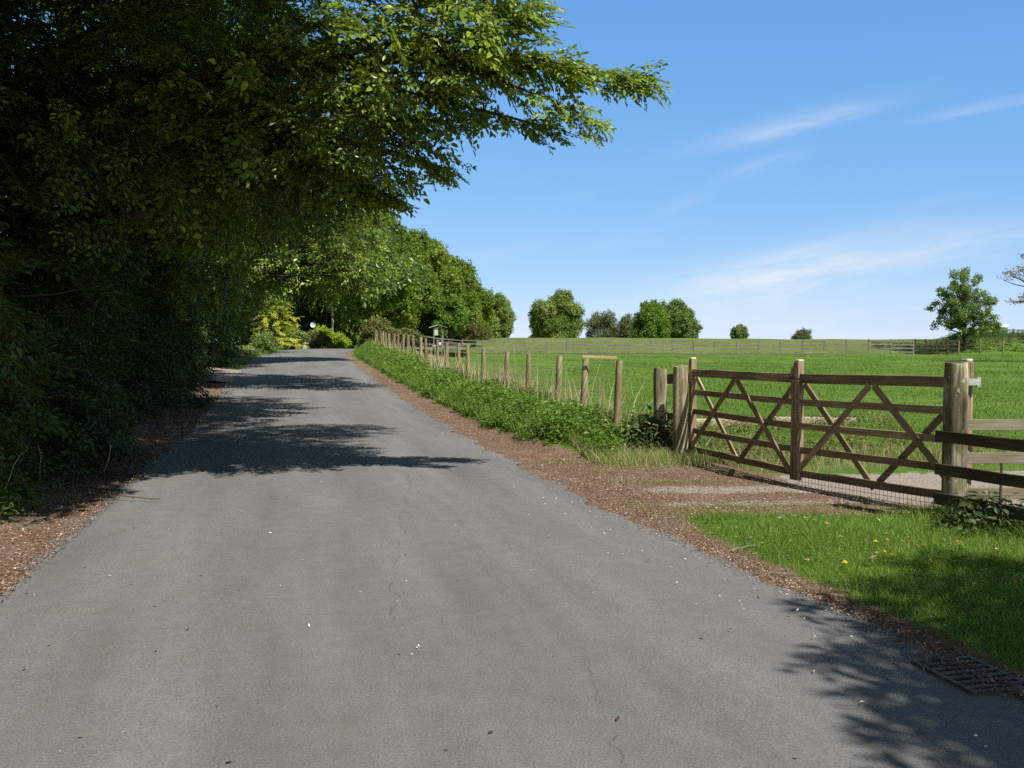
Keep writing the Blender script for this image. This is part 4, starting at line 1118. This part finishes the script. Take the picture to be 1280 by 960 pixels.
# verge: leafy weeds with grass between
def scatter_verge(y0, y1, dens, lo=.62, hi=2.15):
    L_ = y1 - y0; n = int(L_ * (hi - lo) * dens)
    y = r.uniform(y0, y1, n); d_ = r.uniform(lo, hi, n)
    w = np.interp(y, [13, 14.5, 17, 20, 40, 60], [1.35, .95, .80, .72, .62, .4]) + .10 * np.sin(y * 2.3) + .07 * np.sin(y * 5.1)
    kp = d_ > w + r.normal(0, .05, n)
    return y[kp], d_[kp]
parts = []
for (y0, y1, dens, sc, tm) in ((13.3, 20, 150, (.17, .36), HERB), (20, 32, 85, (.2, .4), HERB), (32, 70, 32, (.3, .48), [herb_template(12, .27, s + 30, .5, False) for s in range(4)])):
    y, d_ = scatter_verge(y0, y1, dens)
    x = RX(y) + d_
    kp = ~((y < 14.0) & (x > 1.45 + .5 * (y - 13.3))); x, y, d_ = x[kp], y[kp], d_[kp]
    n = len(x); a = r.uniform(0, 6.283, n)
    O = np.stack([x, y, ground(x, y) - .02], 1)
    S = r.uniform(sc[0], sc[1], n) * (.85 + .45 * patchy(x, y, .6)) * (.7 + .3 * smooth((d_ - .7) / .6))
    # templates grow along local z, so the frame's third axis points up
    D = np.stack([np.cos(a), np.sin(a), r.normal(0, .1, n)], 1)
    Nn = unit(np.stack([r.normal(0, .12, n), r.normal(-.05, .12, n), np.ones(n)], 1))
    ct = np.clip(.50 + .42 * (patchy(x, y, .45) - .5) + r.normal(0, .14, n), 0, 1)
    parts += instance(tm, O, D, Nn, S, ct, r=r, twig_i=0)
tag(link('verge_weeds', mesh_np('verge_weeds', parts, [M['herb']])), 'dense leafy green weeds on the verge bank', 'undergrowth', kind='stuff')
y, d_ = scatter_verge(13.6, 70, 700, .7, 2.9)
kp = r.random(len(y)) < np.clip(22 / y, .12, 1); y, d_ = y[kp], d_[kp]; x = RX(y) + d_
kp = ~((y < 14.2) & (x > 1.6)); x, y, d_ = x[kp], y[kp], d_[kp]
tag(link('verge_grass', mesh_np('verge_grass', blades(x, y, r.uniform(.12, .34, len(x)), .004 + .0004 * y, r, .4, tint=np.clip(r.normal(.5, .2, len(x)), 0, 1)), [M['grass']])), 'long grass among the verge weeds', 'grass', kind='stuff')

# pale dead stems among the stakes
ys_, xs_ = [], []
for (y0, y1, n_) in ((13.8, 17, 60), (17, 21, 150), (21, 26, 260), (26, 34, 240), (34, 60, 260)):
    q = r.uniform(y0, y1, n_); ys_.append(q); xs_.append(RX(q) + r.normal(1.95, .22, n_))
y, x = np.concatenate(ys_), np.concatenate(xs_); n = len(x)
parts = blades(x, y, r.uniform(.35, 1.0, n) * np.where(r.random(n) < .12, 1.35, 1), .006 + .00035 * y, r, .22, tint=r.random(n))
st = []
for i in range(45):
    yy = r.uniform(13.6, 24); xx = float(RX(yy)) + r.normal(2.0, .25); p0 = np.array([xx, yy, float(ground(xx, yy))])
    p1 = p0 + [r.normal(0, .3), r.normal(0, .25), r.uniform(.6, 1.35)]
    v, f = tube(wiggle(p0, p1, 6, .012, 0, r), np.linspace(.005, .002, 6), 3); st.append((v, f, 0, r.random()))
tag(link('dry_stems', mesh_np('dry_stems', parts + st, [M['dry']])), 'pale dead grass stems among the stakes', 'grass', kind='stuff')

# docks and rough tufts in the pasture
y = np.concatenate([r.uniform(42, 74, 2600), r.uniform(15, 24, 160), r.uniform(13, 60, 300)]); x = np.concatenate([r.uniform(6, 42, 2600), r.uniform(2.6, 9, 160), 3 + r.uniform(0, 1, 300) * (.5 * y[2760:])])
kp = patchy(x * .8, y * .5, .3) + .25 * patchy(x, y, .9) > .78; x, y = x[kp], y[kp]; a = r.uniform(0, 6.283, len(x))
O = np.stack([x, y, ground(x, y) - .03], 1)
tag(link('pasture_docks', mesh_np('pasture_docks', instance([herb_template(11, .34, s + 80, .75, False) for s in range(3)], O, np.stack([np.cos(a), np.sin(a), 0 * a], 1), unit(np.stack([r.normal(0, .15, len(x)), r.normal(0, .15, len(x)), np.ones(len(x))], 1)), r.uniform(.06, .18, len(x)) + .002 * y, np.clip(r.normal(.35, .2, len(x)), 0, 1), r=r, twig_i=0), [M['bluegreen']])), 'darker docks and rough tufts in the pasture', 'undergrowth', kind='stuff')

# weeds and a pale kerb slab behind the gate
n = 420
y = np.concatenate([r.uniform(12.7, 15.2, 260), r.uniform(17.2, 18.7, 160)]); x = np.concatenate([np.interp(y[:260], [12.7, 13.5, 15.2], [2.9, 2.9, 2.7]) + r.uniform(0, 1, 260) ** 1.5 * 3.4, r.uniform(3.3, 7.2, 160)])
a = r.uniform(0, 6.283, n); O = np.stack([x, y, ground(x, y) - .02], 1)
tag(link('rough_weeds', mesh_np('rough_weeds', instance(HERB, O, np.stack([np.cos(a), np.sin(a), 0 * a], 1), unit(np.stack([r.normal(0, .15, n), r.normal(0, .15, n), np.ones(n)], 1)), r.uniform(.10, .30, n), np.clip(r.normal(.5, .2, n), 0, 1), r=r, twig_i=1), [M['bronze'], M['dry']])), 'bronze green weeds in the rough behind the gate', 'undergrowth', kind='stuff')
for i, (p_, q_) in enumerate((((3.55, 19.0), (5.1, 18.85)), ((5.16, 18.84), (6.7, 18.7)))):
    z_ = float(ground(*p_)) + .05
    tag(plank('kerb_slab', (p_[0], p_[1], z_), (q_[0], q_[1], z_), .16, .30, M['stone'], None, .012, seed=i), ('pale kerb slab in rough grass behind the leaf hung on the strainer posts', 'pale kerb slab in rough grass behind the leaf with wire mesh')[i], 'slab', 'kerb slabs behind the gate', 'thing')

# rough growth on the far bank, leaf colour darkened for the maple's shade
n = 900
x = r.uniform(33.5, 47, n); y = r.uniform(78.5, 92, n); a = r.uniform(0, 6.283, n)
O = np.stack([x, y, ground(x, y) - .05], 1)
tag(link('bank_undergrowth', mesh_np('bank_undergrowth', instance([herb_template(12, .3, s + 60, .6, False) for s in range(3)], O, np.stack([np.cos(a), np.sin(a), 0 * a], 1), unit(np.stack([r.normal(0, .15, n), r.normal(0, .15, n), np.ones(n)], 1)), r.uniform(.3, .75, n), np.clip(r.normal(.55, .2, n), 0, 1), r=r, twig_i=0), [M['bramble']])), 'rough green growth on the far bank', 'undergrowth', kind='stuff')

# bramble at the foot of the thick posts, weeds at the big gate post, weeds on the hedge foot
def weed(name, label, x0, y0, rad, n, sc, mat, seed, cat='bush', dry=0):
    r_ = np.random.default_rng(seed); gz = float(ground(x0, y0))
    root = thing(name, label, cat, (x0, y0, gz))
    q = r_.normal(0, 1, (n, 2)) * np.array(rad) * .5; x, y = x0 + q[:, 0], y0 + q[:, 1]
    O = np.stack([x, y, ground(x, y) - .02], 1) - [x0, y0, gz]; a = r_.uniform(0, 6.283, n)
    fall = np.exp(-((q / np.array(rad)) ** 2).sum(1))
    link('foliage', mesh_np('foliage', instance(HERB, O, np.stack([np.cos(a), np.sin(a), r_.normal(0, .2, n)], 1), unit(np.stack([r_.normal(0, .3, n), r_.normal(-.1, .3, n), np.ones(n)], 1)), r_.uniform(*sc, n) * (.5 + .6 * fall), np.clip(r_.normal(.45, .18, n), 0, 1), r=r_, twig_i=1), [M[mat], M['twig']]), root)
    if dry:
        for i in range(dry):
            p0 = np.array([r_.normal(0, rad[0] * .5), r_.normal(0, rad[1] * .5), 0]); p1 = p0 + [r_.normal(0, .25), r_.normal(0, .25), r_.uniform(.15, .55)]
            v, f = tube(wiggle(p0, p1, 6, .02, .1, r_), np.linspace(.006, .003, 6), 4); link('dead_stem', mesh_np('dead_stem', [(v, f, 0, r_.random())], [M['dry']]), root)
    return root
weed('bramble_bush', 'dark bramble with dead stems against the thick strainer posts', 2.06, 14.0, (.45, .45), 120, (.22, .5), 'bramble', 5, dry=26)
weed('nettle_clump', 'dark leafy weeds at the foot of the big gate post', 4.0, 7.95, (.42, .42), 90, (.16, .36), 'bramble', 6, 'weed')
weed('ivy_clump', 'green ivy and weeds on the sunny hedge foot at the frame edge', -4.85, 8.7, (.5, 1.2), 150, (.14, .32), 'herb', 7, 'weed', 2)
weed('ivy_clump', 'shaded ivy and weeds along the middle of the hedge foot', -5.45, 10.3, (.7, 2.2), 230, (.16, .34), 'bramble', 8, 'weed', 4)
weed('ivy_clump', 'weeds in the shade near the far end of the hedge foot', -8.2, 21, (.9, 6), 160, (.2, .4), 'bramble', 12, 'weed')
weed('weed_patch', 'green roadside weeds on the verge before the golden tree', -15.6, 54, (1.3, 6), 260, (.3, .6), 'herb', 13, 'weed')

# leaf litter on verges and apron, spilling on to the road edge
def litter(n, fx, size, seed, name, label, mat, tint=None):
    r_ = np.random.default_rng(seed); x, y, on = fx(r_, n)
    n = len(x); z = np.where(on, E(y) + .03, ground(x, y) + .006) + r_.uniform(0, .01, n)
    D = np.stack([r_.normal(0, 1, n), r_.normal(0, 1, n), r_.normal(0, .22, n)], 1); Nn = unit(np.stack([r_.normal(0, .35, n), r_.normal(0, .35, n), np.ones(n)], 1))
    V, F, own = put_leaves(np.stack([x, y, z], 1), D, Nn, r_.uniform(size[0], size[1], n), r_.uniform(.35, .8), False)
    t = r_.random(n) if tint is None else tint(r_, n)
    return tag(link(name, mesh_np(name, [(V, F, 0, t[own])], [M[mat]])), label, 'leaf litter', kind='stuff')
def fx_r(r_, n):
    y = 3 + 34 * r_.random(n) ** 1.6; w = np.interp(y, [2, 4, 6, 8, 9.3, 13.2, 14.5, 20, 40], [.18, .20, .24, .36, .9, 1.3, .9, .70, .55])
    d_ = -.22 + r_.normal(.5, .28, n) * (w + .1) + .1; x = RX(y) + d_
    kp = (d_ < w + .15) & (d_ > -.35); x, y, d_ = x[kp], y[kp], d_[kp]
    return x, y, d_ < 0
litter(42000, fx_r, (.007, .028), 1, 'leaf_litter', 'brown fallen leaf litter along the grassy side of the lane', 'litter')
def fx_a(r_, n):
    y = r_.uniform(8.6, 13.3, n); gxx = np.interp(y, [8.75, 10.85, 13.49], [4.18, 3.23, 2.52]); x = RX(y) + r_.random(n) * (gxx - RX(y)); return x, y, np.zeros(n, bool)
litter(12000, fx_a, (.008, .032), 2, 'leaf_litter', 'brown litter strewn in front of the timber gates', 'litter')
def fx_l(r_, n):
    y = 4.5 + 28 * r_.random(n) ** 1.5; d_ = -.12 + np.abs(r_.normal(.25, .5, n)); kp = d_ < 1.5; y, d_ = y[kp], d_[kp]; return LX(y) - d_, y, d_ < 0
litter(36000, fx_l, (.007, .030), 3, 'leaf_litter', 'brown fallen leaf litter along the foot of the hedge', 'litter')
def fx_g(r_, n):
    y = r_.uniform(3.5, 8.8, n); x = RX(y) + r_.uniform(.3, 2.3, n); return x, y, np.zeros(n, bool)
litter(420, fx_g, (.025, .06), 4, 'leaf_litter', 'dead leaves lying in the short grass', 'litter', tint=lambda r_, n: r_.uniform(.5, 1, n))
def fx_p(r_, n):
    y = 3 + 22 * r_.random(n) ** 1.5; s = r_.random(n); s = np.where(r_.random(n) < .6, 1 - .16 * s ** 1.5, s); x = LX(y) + (RX(y) - LX(y)) * s; return x, y, np.ones(n, bool)
litter(380, fx_p, (.010, .028), 5, 'fallen_petals', 'pale fallen petals and chips scattered on the road', 'petal')
def fx_d(r_, n):
    y = 3 + 16 * r_.random(n) ** 1.4; s = r_.random(n); x = LX(y) + (RX(y) - LX(y)) * s; return x, y, np.ones(n, bool)
litter(160, fx_d, (.012, .04), 6, 'leaf_litter', 'dark leaf scraps scattered over the asphalt', 'litter', tint=lambda r_, n: r_.uniform(0, .5, n))

def fx_k(r_, n):
    y = r_.uniform(4.2, 4.75, n); x = RX(y) + r_.uniform(-.22, .16, n) + .06 * r_.normal(0, 1, n); return x, y, np.ones(n, bool)
litter(330, fx_k, (.006, .024), 8, 'leaf_litter', 'brown silt and leaf bits choking the drain', 'litter', tint=lambda r_, n: r_.uniform(0, .8, n))
# sticks
def stick(label, p0, p1, rad, seed, mat='greyboard'):
    r_ = np.random.default_rng(seed); p0, p1 = np.array(p0), np.array(p1)
    c_ = (p0 + p1) / 2; pth = wiggle(p0, p1, 8, .008, .01, r_) - c_
    v, f = tube(pth, np.linspace(rad, rad * .45, 8), 6); ps = [(v, f, 0, .5)]
    a = pth[4]; v, f = tube(wiggle(a, a + (pth[7] - pth[4]) * .6 + r_.normal(0, .04, 3) * [1, 1, .3], 4, .004, 0, r_), np.linspace(rad * .5, rad * .2, 4), 5); ps.append((v, f, 0, .5))
    tag(link('stick', mesh_np('stick', ps, [M[mat]], True), None, c_.tolist()), label, 'stick')
def on_ground(u, v, Y, lift=.02):
    q = P(u, v, Y); q[2] = float(max(ground(q[0], Y), E(Y))) + lift; return q
stick('long thin stick lying from the hedge foot on to the road', on_ground(118, 627, 9.75, .05), on_ground(200, 631, 9.55, .05), .009, 1, 'twig')
stick('pale stick in the sunny litter of the hedge foot', on_ground(30, 662, 8.3), on_ground(98, 642, 9.0), .008, 2)
stick('short pale stick at the grass edge of the lane', on_ground(914, 694, 7.2), on_ground(946, 687, 7.4), .008, 3)
stick('longer pale stick along the grass edge nearer the camera', on_ground(942, 723, 6.48), on_ground(1000, 725, 6.45), .006, 4)

# dandelions in the grass
V, F = [], []
fl = []
for ring, (nr_, rr_, zz_) in enumerate(((14, .021, .0), (10, .014, .006), (6, .008, .010))):
    a = np.arange(nr_) / nr_ * 6.283 + ring; D = np.stack([np.cos(a), np.sin(a), np.full(nr_, .15 + .3 * ring)], 1)
    v, f, o_ = put_leaves(np.zeros((nr_, 3)) + [0, 0, zz_], D, np.tile([0, 0, 1.0], (nr_, 1)), rr_, .38, False); fl.append((v, f, 0, r.random()))
head = mesh_np('flower_head', fl, [M['dandelion']])
stem = mesh_np('stem', [(*tube([[0, 0, -.075], [.004, 0, -.03], [0, 0, 0]], .002, 5), 0, .5)], [M['grass']])
for i, (u, v, Y) in enumerate(((1033, 676, 7.8), (1056, 722, 6.5), (1105, 714, 6.7), (1114, 719, 6.6), (1162, 727, 6.4), (1232, 722, 6.5), (1094, 699, 7.05), (1200, 700, 7.0))):
    q = P(u, v, Y); q[2] = float(ground(q[0], Y)) + .075
    if i == 0:
        d0 = thing('dandelion', 'x', 'flower', q, 'dandelions in the verge grass'); d0['label'] = 'yellow dandelion in the short verge grass'
        h0 = link('flower_head', head, d0); s0_ = link('stem', stem, d0)
    else:
        c_ = d0.copy(); COL.objects.link(c_); c_.location = q.tolist(); c_.rotation_euler = (rng.normal(0, .15), rng.normal(0, .15), rng.uniform(0, 6))
        for ch in (h0, s0_): cc = ch.copy(); COL.objects.link(cc); cc.parent = c_

# ------------------------------------------------------------------ light, sky, camera
SUN_EL = R_(50); SUN_AZ = math.atan2(.57, -.82)          # clockwise from +Y
S_ = np.array([math.sin(SUN_AZ) * math.cos(SUN_EL), math.cos(SUN_AZ) * math.cos(SUN_EL), math.sin(SUN_EL)])
sun = bpy.data.lights.new('sun', 'SUN'); sun.energy = 4.6; sun.angle = R_(.53); sun.color = (1, .94, .84)
so = bpy.data.objects.new('sun', sun); COL.objects.link(so)
from mathutils import Vector
so.rotation_euler = Vector(S_.tolist()).to_track_quat('Z', 'Y').to_euler(); so.location = (12, -18, 30)

w = bpy.data.worlds.new('World'); SC.world = w; w.use_nodes = True
nt = w.node_tree; nt.nodes.clear(); k = N(nt)
sky = k.add('ShaderNodeTexSky', sky_type='NISHITA'); sky.sun_disc = False
sky.sun_elevation = SUN_EL; sky.sun_rotation = SUN_AZ
sky.altitude = 0; sky.air_density = .6; sky.dust_density = 0; sky.ozone_density = 4
g = k.add('ShaderNodeTexCoord').outputs['Generated']
sep = k.add('ShaderNodeSeparateXYZ'); k.l.new(g, sep.inputs[0])
az = k.math('ARCTAN2', sep.outputs[0], sep.outputs[1]); el = k.math('ARCSINE', sep.outputs[2])
total = None
for (u, v, hl, hw, ang, amt) in ((985, 158, 100, 12, 10, .40), (950, 208, 46, 8, 15, .26), (985, 338, 140, 25, 9, .78), (1225, 298, 100, 20, 9, .36), (1120, 283, 60, 10, 6, .16), (620, 320, 60, 9, 14, .14), (1235, 134, 75, 6, 6, .26), (1060, 385, 300, 36, 2, .36), (860, 250, 40, 7, 20, .10), (725, 246, 20, 5, 10, .10), (890, 385, 70, 10, 3, .24), (1130, 330, 45, 9, 14, .22), (900, 352, 60, 9, 5, .25), (1000, 312, 60, 7, 13, .18), (1180, 250, 60, 6, 8, .10), (780, 300, 60, 9, 12, .10)):
    a0 = math.atan((u - 640) / FPX); e0 = math.atan((436 - v) / FPX * math.cos(a0))
    da = k.math('SUBTRACT', az, a0); de = k.math('SUBTRACT', el, e0); ca, sa = math.cos(R_(ang)), math.sin(R_(ang))
    s = k.math('ADD', k.math('MULTIPLY', da, ca), k.math('MULTIPLY', de, sa)); t = k.math('SUBTRACT', k.math('MULTIPLY', de, ca), k.math('MULTIPLY', da, sa))
    cv = k.add('ShaderNodeCombineXYZ'); k.l.new(k.math('MULTIPLY', s, 9.0), cv.inputs[0]); k.l.new(k.math('MULTIPLY', t, 46.0), cv.inputs[1]); cv.inputs[2].default_value = u * .013
    ns = k.noise(cv.outputs[0], 1.4, 6, .62, .5)
    warp = k.math('MULTIPLY', k.math('SUBTRACT', ns, .5), hw / FPX * 1.6)
    tw = k.math('ADD', t, warp)
    e_ = k.math('ADD', k.math('POWER', k.math('ABSOLUTE', k.math('DIVIDE', s, hl / FPX)), 2.0), k.math('POWER', k.math('ABSOLUTE', k.math('DIVIDE', tw, hw / FPX)), 2.0))
    msk = k.math('MULTIPLY', k.math('EXPONENT', k.math('MULTIPLY', e_, -1.0)), k.lin(ns, .30, .68, .15, 1.0))
    msk = k.math('MULTIPLY', msk, amt)
    total = msk if total is None else k.math('ADD', total, msk)
total = k.math('MINIMUM', total, .85)
sc_ = k.add('ShaderNodeSeparateColor'); k.l.new(sky.outputs[0], sc_.inputs[0])
cc_ = k.add('ShaderNodeCombineColor')
for i, (ref, val, pw) in enumerate(((.87, 1.0, .78), (1.58, 2.55, .47), (3.21, 5.35, .22))):
    k.l.new(k.math('MULTIPLY', k.math('POWER', k.math('DIVIDE', sc_.outputs[i], ref), pw), val), cc_.inputs[i])
away = k.math('MULTIPLY', k.lin(el, R_(42), R_(22)), k.lin(sep.outputs[1], -.1, .5))     # deep blue only opposite the sun
low = k.mix(away, k.mix(1.0, sky.outputs[0], (1.5, 1.05, .62), 'MULTIPLY'), cc_.outputs[0])
col = k.mix(total, low, (5.6, 5.9, 6.4))
bg = k.add('ShaderNodeBackground'); k.l.new(col, bg.inputs[0]); bg.inputs[1].default_value = .10
o = k.add('ShaderNodeOutputWorld'); k.l.new(bg.outputs[0], o.inputs[0])

cam = bpy.data.cameras.new('camera'); cam.sensor_width = 36; cam.lens = FPX / 1280 * 36; cam.clip_start = .05; cam.clip_end = 3000
co = bpy.data.objects.new('camera', cam); COL.objects.link(co); co.location = (0, 0, CAM_H); co.rotation_euler = (math.pi / 2 - PITCH, 0, 0)
SC.camera = co
SC.view_settings.view_transform = 'Standard'; SC.view_settings.look = 'None'; SC.view_settings.gamma = 1; SC.view_settings.use_curve_mapping = False
SC.view_settings.exposure = .6
SC.render.engine = 'CYCLES'
cy = SC.cycles
cy.use_denoising = False; SC.render.filter_size = 1.25; cy.sample_clamp_indirect = 6; cy.use_adaptive_sampling = True; cy.adaptive_threshold = .02
cy.max_bounces = 6; cy.diffuse_bounces = 3; cy.glossy_bounces = 2; cy.transmission_bounces = 4; cy.transparent_max_bounces = 4
